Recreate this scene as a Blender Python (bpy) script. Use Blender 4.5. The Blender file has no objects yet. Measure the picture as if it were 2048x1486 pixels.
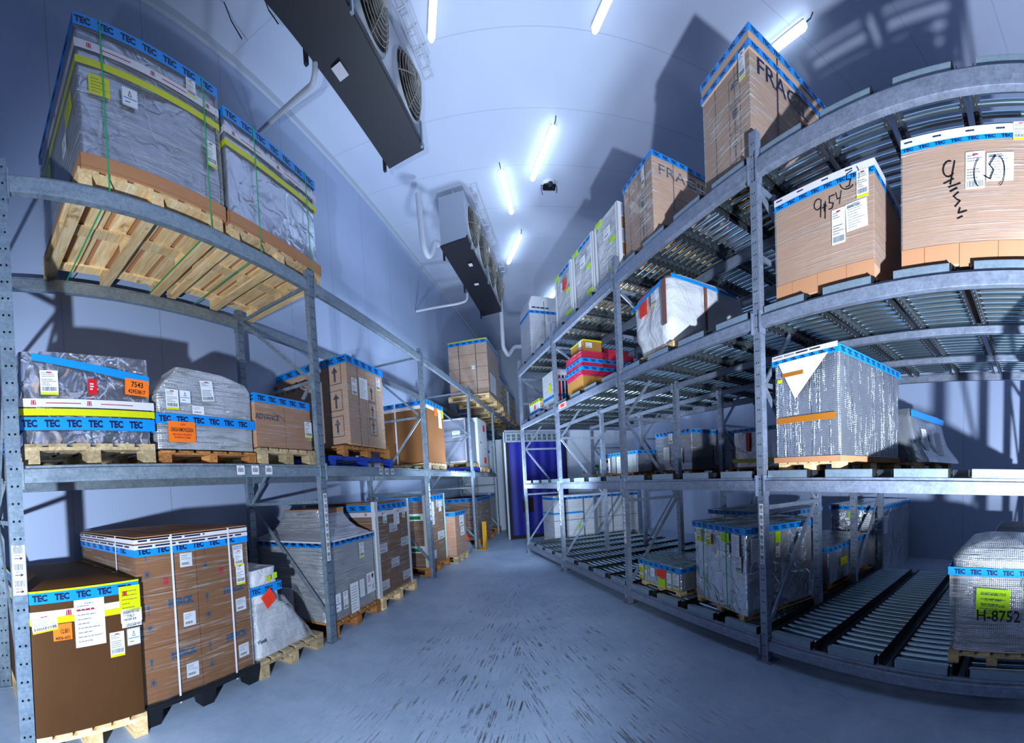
import bpy, math, random
from math import sin, cos, pi, radians as R_, atan2, sqrt
from mathutils import Vector, Matrix, noise
random.seed(7)
sc = bpy.context.scene
COL = sc.collection

# ------------------------------------------------------------------ camera
F, YH, PITCH, ROLL, CAMZ = 792.7, 991.6, R_(-2.01), R_(3.20), 1.5
AL, AR = 135 / F, -204 / F            # headings of the two rack rows
A, B = 2.431, 2.40                    # camera to rack-face distances
cd = bpy.data.cameras.new('camera'); cam = bpy.data.objects.new('camera', cd); COL.objects.link(cam)
cd.type = 'PANO'; cd.panorama_type = 'CENTRAL_CYLINDRICAL'
cd.central_cylindrical_range_u_min = -1024 / F
cd.central_cylindrical_range_u_max = 1024 / F
cd.central_cylindrical_range_v_min = (YH - 1486) / F
cd.central_cylindrical_range_v_max = YH / F
cd.central_cylindrical_radius = 1.0
Rr = Matrix(((cos(ROLL), 0, sin(ROLL)), (0, 1, 0), (-sin(ROLL), 0, cos(ROLL))))
Rp = Matrix(((1, 0, 0), (0, cos(PITCH), -sin(PITCH)), (0, sin(PITCH), cos(PITCH))))
cam.matrix_world = Matrix.Translation((0, 0, CAMZ)) @ (Rp @ Rr).to_4x4() @ Matrix.Rotation(pi / 2, 4, 'X')
cd.clip_start = 0.02
sc.camera = cam

# ------------------------------------------------------------------ world, light, exposure
w = bpy.data.worlds.new('world'); sc.world = w; w.use_nodes = True
w.node_tree.nodes['Background'].inputs[0].default_value = (.10, .2, .5, 1)
w.node_tree.nodes['Background'].inputs[1].default_value = 0.0
sc.view_settings.view_transform = 'Standard'; sc.view_settings.look = 'None'
sc.view_settings.exposure = 0.18; sc.view_settings.gamma = 1.0; sc.view_settings.use_curve_mapping = False
cy = sc.cycles
cy.max_bounces = 7; cy.diffuse_bounces = 2; cy.glossy_bounces = 3; cy.transmission_bounces = 2
cy.transparent_max_bounces = 10; cy.caustics_reflective = False; cy.caustics_refractive = False
cy.sample_clamp_indirect = 4; cy.use_denoising = True
# low aisle lamps: the first two are the photographer's and throw the rack shadows
LIGHTS = [((.70, -.75, 1.02), 1350, (.76, .86, 1.0), .045, (.95, .8, 1.1), 106), ((-.27, -1.0, 1.0), 720, (.74, .86, 1.0), .045, (-.45, 1, .1), 104),
          ((.15, 4.9, 1.3), 420, (.66, .82, 1.0), .30, (0, 1, .7), 150), ((-.2, 8.0, 1.2), 420, (.66, .82, 1.0), .30, (0, .1, 1), 160)]  # two unseen fill lamps, added to brighten the far aisle
for i, (p, e, c, r, dr_, an) in enumerate(LIGHTS):
    ld = bpy.data.lights.new('key_fill_lamp', 'SPOT'); ld.energy = e; ld.color = c; ld.shadow_soft_size = r; ld.spot_size = R_(an); ld.spot_blend = .55
    lo = bpy.data.objects.new('key_fill_lamp', ld); lo.location = p; lo.rotation_euler = Vector(dr_).to_track_quat('-Z', 'Y').to_euler(); COL.objects.link(lo)
TUBE = 9.5, 1.6

# ------------------------------------------------------------------ materials
def lin(h):
    v = [int(h[i:i + 2], 16) / 255 for i in (0, 2, 4)]
    return tuple([(x / 12.92 if x < .04045 else ((x + .055) / 1.055) ** 2.4) for x in v] + [1])
class NT:
    def __init__(s, name):
        m = bpy.data.materials.new(name); m.use_nodes = True; s.m = m; s.t = m.node_tree
        s.b = s.t.nodes['Principled BSDF']; s.out = s.t.nodes['Material Output']
    def n(s, k, **kw):
        nd = s.t.nodes.new(k)
        for a, v in kw.items():
            if a.startswith('i_'): nd.inputs[a[2:].replace('_', ' ')].default_value = v
            else: setattr(nd, a, v)
        return nd
    def l(s, a, b): s.t.links.new(a, b)
    def coord(s, scale=(1, 1, 1), rot=(0, 0, 0), kind='Object'):
        c = s.n('ShaderNodeTexCoord'); mp = s.n('ShaderNodeMapping')
        mp.inputs['Scale'].default_value = scale; mp.inputs['Rotation'].default_value = rot
        s.l(c.outputs[kind], mp.inputs[0]); return mp.outputs[0]
    def noise(s, scale, detail=3, rough=.5, vec=None, dist=0):
        nd = s.n('ShaderNodeTexNoise'); nd.inputs['Scale'].default_value = scale
        nd.inputs['Detail'].default_value = detail; nd.inputs['Roughness'].default_value = rough
        nd.inputs['Distortion'].default_value = dist
        s.l(vec if vec else s.coord(), nd.inputs['Vector']); return nd.outputs[0]
    def ramp(s, fac, stops):
        r = s.n('ShaderNodeValToRGB'); e = r.color_ramp.elements
        e[0].position, e[0].color = stops[0][0], stops[0][1]; e[1].position, e[1].color = stops[-1][0], stops[-1][1]
        for p, c in stops[1:-1]:
            q = e.new(p); q.color = c
        s.l(fac, r.inputs[0]); return r.outputs[0]
    def math(s, op, a, b=None, c=None):
        m = s.n('ShaderNodeMath', operation=op)
        for i, v in enumerate((a, b, c)):
            if v is None: continue
            if isinstance(v, (int, float)): m.inputs[i].default_value = v
            else: s.l(v, m.inputs[i])
        return m.outputs[0]
    def mix(s, fac, a, b):
        m = s.n('ShaderNodeMix', data_type='RGBA')
        for i, v in ((0, fac), (6, a), (7, b)):
            if isinstance(v, (int, float)): m.inputs[i].default_value = v
            elif isinstance(v, tuple): m.inputs[i].default_value = v
            else: s.l(v, m.inputs[i])
        return m.outputs[2]
    def bump(s, h, strength, dist=.01, inp=None):
        b = s.n('ShaderNodeBump'); b.inputs['Strength'].default_value = strength; b.inputs['Distance'].default_value = dist
        s.l(h, b.inputs['Height'])
        if inp: s.l(inp, b.inputs['Normal'])
        return b.outputs[0]
    def set(s, **kw):
        for k, v in kw.items():
            i = s.b.inputs[k.replace('_', ' ')]
            if isinstance(v, (int, float, tuple)): i.default_value = v
            else: s.l(v, i)
        return s
W1 = (1, 1, 1, 1); K0 = (0, 0, 0, 1)
def flat(name, h, rough=.6, metal=0, emit=0):
    t = NT(name); c = lin(h)
    nz = t.noise(30, 2)
    t.set(Base_Color=t.mix(nz, tuple([x * .86 for x in c[:3]] + [1]), c), Roughness=rough, Metallic=metal)
    if emit: t.set(Emission_Color=c, Emission_Strength=emit)
    return t.m
def ink(name, h): 
    t = NT(name); t.set(Base_Color=lin(h), Roughness=.5); return t.m

def steel(name, c1, c2, rough=.42, holes=None):
    t = NT(name)
    n1 = t.noise(14, 4, .6); v = t.n('ShaderNodeTexVoronoi'); v.inputs['Scale'].default_value = 60; t.l(t.coord(), v.inputs['Vector'])
    f = t.math('ADD', t.math('MULTIPLY', n1, .7), t.math('MULTIPLY', v.outputs['Color'], .3))
    st = t.noise(3, 3, .6, t.coord((1, 1, 18)))
    f = t.math('MULTIPLY_ADD', st, .35, t.math('MULTIPLY', f, .75))
    col = t.ramp(f, [(.25, lin(c1)), (.75, lin(c2))])
    if holes:
        dx, dz, r = holes
        sp = t.n('ShaderNodeSeparateXYZ'); t.l(t.coord(), sp.inputs[0])
        ax = t.math('SUBTRACT', t.math('ABSOLUTE', sp.outputs[0]), dx)
        az = t.math('SUBTRACT', t.math('FLOORED_MODULO', sp.outputs[2], dz), dz / 2)
        d = t.math('SQRT', t.math('ADD', t.math('MULTIPLY', ax, ax), t.math('MULTIPLY', az, az)))
        m = t.math('LESS_THAN', d, r)
        g = t.n('ShaderNodeNewGeometry'); tc = t.n('ShaderNodeTexCoord'); s2 = t.n('ShaderNodeSeparateXYZ'); t.l(tc.outputs['Normal'], s2.inputs[0])
        m = t.math('MULTIPLY', m, t.math('LESS_THAN', s2.outputs[1], -.5))
        col = t.mix(m, col, (.004, .005, .008, 1))
    t.set(Base_Color=col, Roughness=t.math('MULTIPLY_ADD', n1, .3, rough - .15), Metallic=.55, Normal=t.bump(n1, .15, .004))
    return t.m
def board(name, c1, c2, lines=70):
    t = NT(name)
    n1 = t.noise(3, 4, .6); n2 = t.noise(90, 2)
    col = t.mix(n1, lin(c1), lin(c2))
    fl = t.n('ShaderNodeTexWave', bands_direction='Z'); fl.inputs['Scale'].default_value = lines; t.l(t.coord(), fl.inputs[0])
    t.set(Base_Color=col, Roughness=.75, Normal=t.bump(t.math('ADD', t.math('MULTIPLY', fl.outputs['Fac'], .25), n2), .12, .002))
    t.b.inputs['Specular IOR Level'].default_value = .25
    return t.m
def wood(name, c1, c2, c3):
    t = NT(name)
    oi = t.n('ShaderNodeObjectInfo'); mp = t.coord((1, 1, 1))
    ad = t.n('ShaderNodeVectorMath', operation='ADD'); t.l(mp, ad.inputs[0])
    cb = t.n('ShaderNodeCombineXYZ'); 
    for i in range(3): t.l(t.math('MULTIPLY', oi.outputs['Random'], 37.0), cb.inputs[i])
    t.l(cb.outputs[0], ad.inputs[1])
    sc_ = t.n('ShaderNodeVectorMath', operation='MULTIPLY'); t.l(ad.outputs[0], sc_.inputs[0]); sc_.inputs[1].default_value = (26, 3.0, 26)
    g = t.noise(1.0, 5, .6, sc_.outputs[0], 1.2)
    col = t.ramp(g, [(.3, lin(c1)), (.55, lin(c2)), (.72, lin(c3))])
    big = t.noise(7, 3, .6, ad.outputs[0])
    stain = t.ramp(big, [(.62, W1), (.74, (.35, .27, .22, 1))])
    mm = t.n('ShaderNodeMix', data_type='RGBA', blend_type='MULTIPLY'); mm.inputs[0].default_value = .8; t.l(col, mm.inputs[6]); t.l(stain, mm.inputs[7])
    hsv = t.n('ShaderNodeHueSaturation'); t.l(mm.outputs[2], hsv.inputs['Color']); t.l(t.math('MULTIPLY_ADD', oi.outputs['Random'], .5, .72), hsv.inputs['Value'])
    t.set(Base_Color=hsv.outputs[0], Roughness=.75, Normal=t.bump(g, .3, .003))
    return t.m
def foil(name, c, rough=.22, crease=1.0, scale=3.2, metal=.9, seams=None):
    t = NT(name)
    n1 = t.noise(scale, 3, .5, None, .6)
    rd = t.n('ShaderNodeTexNoise'); rd.noise_type = 'RIDGED_MULTIFRACTAL'; rd.inputs['Scale'].default_value = scale * .9; rd.inputs['Detail'].default_value = 3
    t.l(t.coord(), rd.inputs['Vector'])
    v = t.n('ShaderNodeTexVoronoi', feature='DISTANCE_TO_EDGE'); v.inputs['Scale'].default_value = scale * 2.0
    dn = t.n('ShaderNodeVectorMath', operation='ADD'); t.l(t.coord(), dn.inputs[0])
    nn = t.n('ShaderNodeTexNoise'); nn.inputs['Scale'].default_value = 4; t.l(t.coord(), nn.inputs['Vector']); 
    sm = t.n('ShaderNodeVectorMath', operation='SCALE'); t.l(nn.outputs['Color'], sm.inputs[0]); sm.inputs['Scale'].default_value = .35
    t.l(sm.outputs[0], dn.inputs[1]); t.l(dn.outputs[0], v.inputs['Vector'])
    e = t.math('MINIMUM', v.outputs['Distance'], .08)
    h = t.math('ADD', t.math('MULTIPLY', n1, 1.6), t.math('ADD', t.math('MULTIPLY', rd.outputs[0], .34), t.math('MULTIPLY', e, .9)))
    col = t.mix(n1, tuple([x * .72 for x in lin(c)[:3]] + [1]), lin(c))
    t.set(Base_Color=col, Roughness=rough, Metallic=metal, Normal=t.bump(h, .55 * crease, .035))
    return t.m
def bubble(name, c, rough=.3, axis='x', metal=.8):
    t = NT(name)
    v = t.n('ShaderNodeTexVoronoi'); v.inputs['Scale'].default_value = 75; v.inputs['Randomness'].default_value = .15; t.l(t.coord(), v.inputs['Vector'])
    sc3 = (1.5, 1.5, 38) if axis == 'x' else (26, 26, 1.3)
    w = t.noise(1, 4, .6, t.coord(sc3), .5)
    w2 = t.ramp(w, [(.52, K0), (.6, W1)])
    n1 = t.noise(2.2, 3)
    h = t.math('ADD', t.math('MULTIPLY', v.outputs['Distance'], -.25), t.math('ADD', t.math('MULTIPLY', w2, .35), t.math('MULTIPLY', n1, 2.0)))
    t.set(Base_Color=t.mix(n1, tuple([x * .7 for x in lin(c)[:3]] + [1]), lin(c)), Roughness=rough, Metallic=metal, Normal=t.bump(h, .9, .03))
    return t.m
def film(name, dens=.35, rot=0.0, tint=(1, 1, 1, 1), base=.06, sc3=(2, 2, 60), rough=.16):
    t = NT(name)
    a = t.noise(1, 3, .6, t.coord(sc3, (rot, rot * .6, 0)), 1.0)
    bb = t.noise(2.2, 3, .6)
    m1 = t.ramp(a, [(.5, K0), (.72, W1)])
    m2 = t.ramp(bb, [(.4, (.25, .25, .25, 1)), (.65, W1)])
    fac = t.math('MULTIPLY_ADD', t.math('MULTIPLY', m1, m2), dens, base)
    tr = t.n('ShaderNodeBsdfTransparent'); tr.inputs[0].default_value = (.97, .98, 1, 1)
    t.set(Base_Color=tint, Roughness=rough, Normal=t.bump(t.math('ADD', a, t.math('ADD', bb, t.math('MULTIPLY', t.noise(9, 3, .6), .4))), 1.0, .03))
    t.b.inputs['Specular IOR Level'].default_value = 1.0
    fr = t.n('ShaderNodeFresnel'); fr.inputs[0].default_value = 1.35
    fac = t.math('MINIMUM', t.math('ADD', fac, t.math('MULTIPLY', fr.outputs[0], .35)), .9)
    mx = t.n('ShaderNodeMixShader'); t.l(fac, mx.inputs[0]); t.l(tr.outputs[0], mx.inputs[1]); t.l(t.b.outputs[0], mx.inputs[2]); t.l(mx.outputs[0], t.out.inputs[0])
    return t.m
def panel(name, c1, c2, axis, pitch, off=0, dark=.55, rough=.45):
    t = NT(name); n1 = t.noise(.8, 4, .6)
    sp = t.n('ShaderNodeSeparateXYZ'); t.l(t.coord(), sp.inputs[0])
    q = t.math('FLOORED_MODULO', t.math('ADD', sp.outputs[axis], off), pitch)
    m = t.math('LESS_THAN', q, .012)
    col = t.mix(n1, lin(c1), lin(c2)); col = t.mix(t.math('MULTIPLY', m, dark), col, (.25, .28, .34, 1))
    t.set(Base_Color=col, Roughness=rough, Normal=t.bump(m, -.6, .004)); return t.m
def floor_mat():
    t = NT('painted_floor')
    c = t.n('ShaderNodeTexCoord'); sp = t.n('ShaderNodeSeparateXYZ'); t.l(c.outputs['Object'], sp.inputs[0])
    def streak(ang, k1, k2):
        mp = t.n('ShaderNodeMapping'); mp.inputs['Rotation'].default_value = (0, 0, ang); t.l(c.outputs['Object'], mp.inputs[0])
        m2 = t.n('ShaderNodeMapping'); m2.inputs['Scale'].default_value = (k1, k2, 1); t.l(mp.outputs[0], m2.inputs[0])
        return t.noise(1, 4, .65, m2.outputs[0], .25)
    side = t.math('GREATER_THAN', sp.outputs[0], 0.0)
    sl = streak(AL, 60, 1.9); sr = streak(AR, 60, 1.9)
    s = t.math('ADD', t.math('MULTIPLY', sr, side), t.math('MULTIPLY', sl, t.math('SUBTRACT', 1.0, side)))
    n1 = t.noise(1.1, 5, .62); n2 = t.noise(6, 5, .7); n3 = t.noise(28, 3, .7)
    base = t.ramp(t.math('ADD', t.math('MULTIPLY', n1, .6), t.math('MULTIPLY', n2, .4)), [(.35, lin('92aac8')), (.65, lin('bccfea'))])
    # wear is strongest in the middle of the aisle
    ax = t.math('ABSOLUTE', sp.outputs[0]); mid = t.math('SUBTRACT', 1.0, t.math('MULTIPLY', ax, .55)); mid = t.math('MAXIMUM', mid, .12)
    fy = t.math('MAXIMUM', t.math('SUBTRACT', 1.0, t.math('MULTIPLY', t.math('ABSOLUTE', t.math('SUBTRACT', sp.outputs[1], 2.6)), .16)), .25)
    m = t.ramp(s, [(.525, K0), (.575, W1)]); gate = t.ramp(n2, [(.44, K0), (.60, W1)])
    m = t.math('MULTIPLY', t.math('MULTIPLY', m, gate), t.math('MULTIPLY', mid, fy))
    fine = t.ramp(s, [(.38, (.80, .82, .86, 1)), (.62, W1)])
    mm = t.n('ShaderNodeMix', data_type='RGBA', blend_type='MULTIPLY'); mm.inputs[0].default_value = .55; t.l(base, mm.inputs[6]); t.l(fine, mm.inputs[7])
    col = t.mix(t.math('MINIMUM', t.math('MULTIPLY', m, 1.25), .95), mm.outputs[2], lin('3a3a46'))
    blot = t.ramp(n3, [(.66, K0), (.74, W1)]); col = t.mix(t.math('MULTIPLY', t.math('MULTIPLY', blot, gate), .35), col, lin('4a4238'))
    # long thin curved scratches
    vo = t.n('ShaderNodeTexVoronoi', feature='DISTANCE_TO_EDGE'); vo.inputs['Scale'].default_value = .9
    vm = t.n('ShaderNodeVectorMath', operation='ADD'); t.l(c.outputs['Object'], vm.inputs[0])
    nz = t.n('ShaderNodeTexNoise'); nz.inputs['Scale'].default_value = .7; t.l(c.outputs['Object'], nz.inputs['Vector']); t.l(nz.outputs['Color'], vm.inputs[1]); t.l(vm.outputs[0], vo.inputs['Vector'])
    ln = t.math('MULTIPLY', t.math('LESS_THAN', vo.outputs['Distance'], .0025), gate)
    col = t.mix(t.math('MULTIPLY', ln, .22), col, lin('40485a'))
    t.set(Base_Color=col, Roughness=t.math('MULTIPLY_ADD', n2, .3, .3), Normal=t.bump(t.math('ADD', s, n3), .08, .004))
    t.b.inputs['Specular IOR Level'].default_value = .45
    return t.m

M = {}
M['steelL'] = steel('galvanised_steel', '6d8090', 'a9b8c6', .45)
M['postL'] = steel('galvanised_post', '5f7284', '93a5b6', .45, holes=(.018, .107, .0075))
M['steelR'] = steel('galvanised_steel_bright', '717c90', 'a3aec4', .45)
M['postR'] = steel('galvanised_post_bright', '6f7c90', '9ca8bb', .45, holes=(.010, .0875, .0055))
M['roller'] = NT('zinc_roller').set(Base_Color=lin('b8d2dc'), Roughness=.2, Metallic=.95).m
M['rail'] = steel('roller_rail', '272b30', '4a5157', .5)
M['stop'] = steel('stop_plate', '7f96a6', 'a6b9c8', .4)
M['dark'] = flat('black_gap', '0a0b0d', .8)
M['bolt'] = NT('bolt').set(Base_Color=lin('d8dde2'), Roughness=.3, Metallic=.9).m
M['card'] = board('cardboard', 'b87f5a', 'cc946c'); M['cardD'] = board('dark_cardboard', '7a4c28', '8a5a34'); M['cardL'] = board('pale_cardboard', 'c3987c', 'd8b294')
M['cardS'] = board('flap_cardboard', 'b5825f', 'c4906c'); M['cardK'] = board('shaded_dark_cardboard', '482b12', '56371a'); M['cardM'] = board('brown_cardboard', '80532f', '93633c'); M['cardT'] = board('tan_cardboard', 'a87434', 'bd8a4a')  # cardK: dark brown board with the dim corner's shade put into its colour
M['woodY'] = wood('pale_pallet_wood', 'e2b070', 'f8d6a0', 'fff2d6'); M['woodO'] = wood('orange_pallet_wood', '8c5426', 'b87a3e', 'cf9858')
M['woodG'] = wood('grey_pallet_wood', '94805f', 'bca57e', 'd8c7a4')
M['plK'] = flat('black_plastic', '101215', .4); M['plB'] = flat('blue_plastic', '1440b4', .45)
M['foil'] = foil('crinkled_foil', 'f0f3fa', .2, 1.9, 3.0, .68); M['foilB'] = foil('bright_foil', 'eef1fa', .13, 2.4, 2.6, .9); M['foilS'] = foil('smooth_foil', 'd6dae2', .26, 1.2, 2.2, .7)
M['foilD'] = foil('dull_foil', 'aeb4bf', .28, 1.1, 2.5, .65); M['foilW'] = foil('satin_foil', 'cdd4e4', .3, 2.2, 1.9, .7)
M['bubX'] = bubble('bubble_foil_wrap', 'f2f5fb', .22, 'x', .62); M['bubZ'] = bubble('bubble_foil_ribbed', 'c3cad6', .2, 'z', .75)
M['white'] = foil('white_wrap', 'e6e9f2', .45, .5, 2.4, .05); M['whiteQ'] = flat('white_carton', 'e2e6ee', .5)
M['poly'] = foil('white_plastic_sheet', 'eef1f8', .3, 1.5, 3.5, .05)
M['film'] = film('stretch_film', .8, .25, base=.08); M['filmH'] = film('stretch_film_level', .6, .04, sc3=(1.2, 1.2, 85)); M['filmX'] = film('stretch_film_heavy', 1.1, .45, base=.10, rough=.1, sc3=(3, 3, 70))
M['filmT'] = film('thin_film', .4, .2, base=.02)
M['filmL'] = film('stretch_film_dense', .95, .02, base=.07, sc3=(1.0, 1.0, 120))
M['brtR'] = flat('brown_film_tape', '8c5a4c', .3)
M['filmR'] = film('red_stretch_film', .3, .1, tint=(.75, .01, .09, 1), base=.72, sc3=(1.2, 1.2, 40))
M['grey'] = flat('grey_panel', '8e93a6', .5)
M['blue'] = flat('blue_tape', '1494f2', .35); M['yel'] = flat('yellow_tape', 'd9dc10', .35); M['yelO'] = flat('yellow_paint', 'e0a21a', .5)
M['lime'] = ink('lime_label', 'b9ef10'); M['orange'] = ink('orange_label', 'ff7a1c'); M['redo'] = ink('red_orange_label', 'fb3f1e'); M['red'] = ink('red_label', 'd01420')
M['wtape'] = flat('white_tape', 'e3dfe8', .4); M['brt'] = flat('brown_tape', 'b5701f', .35); M['paper'] = ink('paper', 'e9ecf4'); M['black'] = ink('black_ink', '0b0c12')
M['navy'] = ink('navy_ink', '0a1440'); M['grayi'] = ink('grey_ink', '5a5f6c'); M['redi'] = ink('red_ink', 'b01830'); M['teal'] = ink('teal_ink', '114a72'); M['bluei'] = ink('blue_ink', '2b7fd0')
M['green'] = flat('green_strap', '1fb46a', .35); M['strap'] = flat('white_strap', 'e4e2ea', .4); M['exit'] = ink('exit_green', '0c7a3a')
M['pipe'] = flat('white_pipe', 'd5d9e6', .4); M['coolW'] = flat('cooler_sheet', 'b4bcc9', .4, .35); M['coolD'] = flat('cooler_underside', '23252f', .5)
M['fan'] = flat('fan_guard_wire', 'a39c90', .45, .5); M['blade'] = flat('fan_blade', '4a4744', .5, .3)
M['wall'] = panel('wall_panel', 'a9bce2', 'bccdee', 0, 1.12); M['ceil'] = panel('ceiling_panel', 'c8d4f2', 'd8e1f6', 1, 1.11, .29, .35)
M['floor'] = floor_mat(); M['curtain'] = flat('blue_curtain', '070f80', .55); M['glassd'] = flat('dark_window', '2a1d16', .2)
M['wallE'] = flat('white_end_wall', 'cfd9ea', .5)
for k_, e_ in (('tube', TUBE[0]), ('tubeD', TUBE[1])):     # the two nearest lamps burn much weaker than the others
    t = NT('tube_glow'); t.set(Base_Color=W1, Emission_Color=(.66, .82, 1, 1) if k_ == 'tube' else (.8, .86, 1, 1), Emission_Strength=e_); M[k_] = t.m

# ------------------------------------------------------------------ mesh helpers
class MB:
    def __init__(s): s.v = []; s.f = []; s.mi = []; s.sm = []; s.ms = []; s.nf = set()
    def m(s, k):
        if k not in s.ms: s.ms.append(k)
        return s.ms.index(k)
    def add(s, vs, fs, k, smooth=False):
        o = len(s.v); s.v += [tuple(v) for v in vs]; i = s.m(k)
        for f in fs: s.f.append(tuple(o + q for q in f)); s.mi.append(i); s.sm.append(smooth)
        return s
    def box(s, x0, x1, y0, y1, z0, z1, k):
        vs = [(x, y, z) for z in (z0, z1) for y in (y0, y1) for x in (x0, x1)]
        return s.add(vs, [(0, 2, 3, 1), (4, 5, 7, 6), (0, 1, 5, 4), (2, 6, 7, 3), (0, 4, 6, 2), (1, 3, 7, 5)], k)
    def cyl(s, p0, p1, r, k, n=12, caps=True, r1=None):
        p0, p1 = Vector(p0), Vector(p1); d = (p1 - p0).normalized()
        a = d.orthogonal().normalized(); b = d.cross(a); r1 = r if r1 is None else r1
        vs = []
        for p, rr in ((p0, r), (p1, r1)):
            for i in range(n):
                q = 2 * pi * i / n; vs.append(p + a * cos(q) * rr + b * sin(q) * rr)
        s.add(vs, [(i, (i + 1) % n, n + (i + 1) % n, n + i) for i in range(n)], k, True)
        if caps: s.add(vs, [tuple(range(n - 1, -1, -1)), tuple(range(n, 2 * n))], k)
        return s
    def tube(s, pts, r, k, n=8):
        pts = [Vector(p) for p in pts]; rings = []
        for i, p in enumerate(pts):
            d = (pts[min(i + 1, len(pts) - 1)] - pts[max(i - 1, 0)]).normalized()
            if i == 0: a = d.orthogonal().normalized()
            a = (a - d * a.dot(d)).normalized(); b = d.cross(a)
            rings.append([p + (a * cos(2 * pi * j / n) + b * sin(2 * pi * j / n)) * r for j in range(n)])
        vs = [v for g in rings for v in g]; fs = []
        for i in range(len(pts) - 1):
            for j in range(n): fs.append((i * n + j, i * n + (j + 1) % n, (i + 1) * n + (j + 1) % n, (i + 1) * n + j))
        s.add(vs, fs, k, True); s.add(vs, [tuple(range(n - 1, -1, -1)), tuple(range(len(vs) - n, len(vs)))], k); return s
    def bar(s, p0, p1, wx, wy, k):        # rectangular bar between two points
        p0, p1 = Vector(p0), Vector(p1); d = (p1 - p0).normalized(); up = Vector((1, 0, 0)) if abs(d.x) < .9 else Vector((0, 0, 1))
        a = (up - d * up.dot(d)).normalized(); b = d.cross(a)
        vs = [p + a * i * wx / 2 + b * j * wy / 2 for p in (p0, p1) for i, j in ((-1, -1), (1, -1), (1, 1), (-1, 1))]
        return s.add(vs, [(3, 2, 1, 0), (4, 5, 6, 7), (0, 1, 5, 4), (1, 2, 6, 5), (2, 3, 7, 6), (3, 0, 4, 7)], k)
    def mesh(s, name):
        me = bpy.data.meshes.new(name); me.from_pydata(s.v, [], s.f)
        for k in s.ms: me.materials.append(M[k])
        me.polygons.foreach_set('material_index', s.mi); me.polygons.foreach_set('use_smooth', s.sm); me.update(); return me
    def build(s, name, parent=None, **kw): return link(name, s.mesh(name), parent, **kw)
def tag(o, label=None, cat=None, group=None, kind=None):
    if label: o['label'] = label
    if cat: o['category'] = cat
    if group: o['group'] = group
    if kind: o['kind'] = kind
    return o
def link(name, data, parent=None, loc=None, rot=None, bevel=0, **kw):
    o = bpy.data.objects.new(name, data); COL.objects.link(o)
    if parent is not None: o.parent = parent
    if loc: o.location = loc
    if rot: o.rotation_euler = (0, 0, rot)
    if bevel:
        b = o.modifiers.new('bevel', 'BEVEL'); b.width = bevel; b.segments = 2; b.limit_method = 'ANGLE'
    return tag(o, **kw)
def axes(side):
    if side == 'L': return Vector((sin(AL), cos(AL), 0)), Vector((-cos(AL), sin(AL), 0)), A
    return Vector((sin(AR), cos(AR), 0)), Vector((cos(AR), -sin(AR), 0)), B
def W(side, s, t, z):
    es, et, a = axes(side); p = es * s + et * (a + t); p.z = z; return p
ROT = {'L': atan2(cos(AL), sin(AL)), 'R': atan2(-cos(AR), -sin(AR))}
def thing(name, side, s, t, z, label, cat, group=None, yaw=0):
    o = link(name, None, loc=W(side, s, t, z), rot=ROT[side] + yaw); return tag(o, label, cat, group)
def copy_tree(o, parent=None):
    c = o.copy(); COL.objects.link(c); c.parent = parent
    for ch in list(o.children): copy_tree(ch, c)
    return c

# text and 2-D drawing on faces
_g = {}
def glyph(txt, bold=.02):
    k = (txt, bold)
    if k in _g: return _g[k]
    c = bpy.data.curves.new('t', 'FONT'); c.body = txt; c.size = 1; c.offset = bold; c.resolution_u = 2
    o = bpy.data.objects.new('t', c); COL.objects.link(o); bpy.context.view_layer.update()
    me = bpy.data.meshes.new_from_object(o.evaluated_get(bpy.context.evaluated_depsgraph_get()))
    vs = [(v.co.x, v.co.y) for v in me.vertices]; fs = [tuple(p.vertices) for p in me.polygons]
    bpy.data.objects.remove(o); bpy.data.curves.remove(c); bpy.data.meshes.remove(me)
    x0 = min(v[0] for v in vs); x1 = max(v[0] for v in vs); y0 = min(v[1] for v in vs); y1 = max(v[1] for v in vs)
    _g[k] = ([(v[0] - x0, v[1] - y0) for v in vs], fs, x1 - x0, y1 - y0); return _g[k]
class Face:                                   # a 2-D frame lying on a surface
    def __init__(s, o, u, v): s.o = Vector(o); s.u = Vector(u).normalized(); s.v = Vector(v).normalized(); s.n = s.u.cross(s.v)
    def p(s, x, y, l=0): return s.o + s.u * x + s.v * y + s.n * l
    def sub(s, x, y, l=0, rot=0): 
        q = Matrix.Rotation(rot, 3, s.n); return Face(s.p(x, y, l), q @ s.u, q @ s.v)
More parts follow.
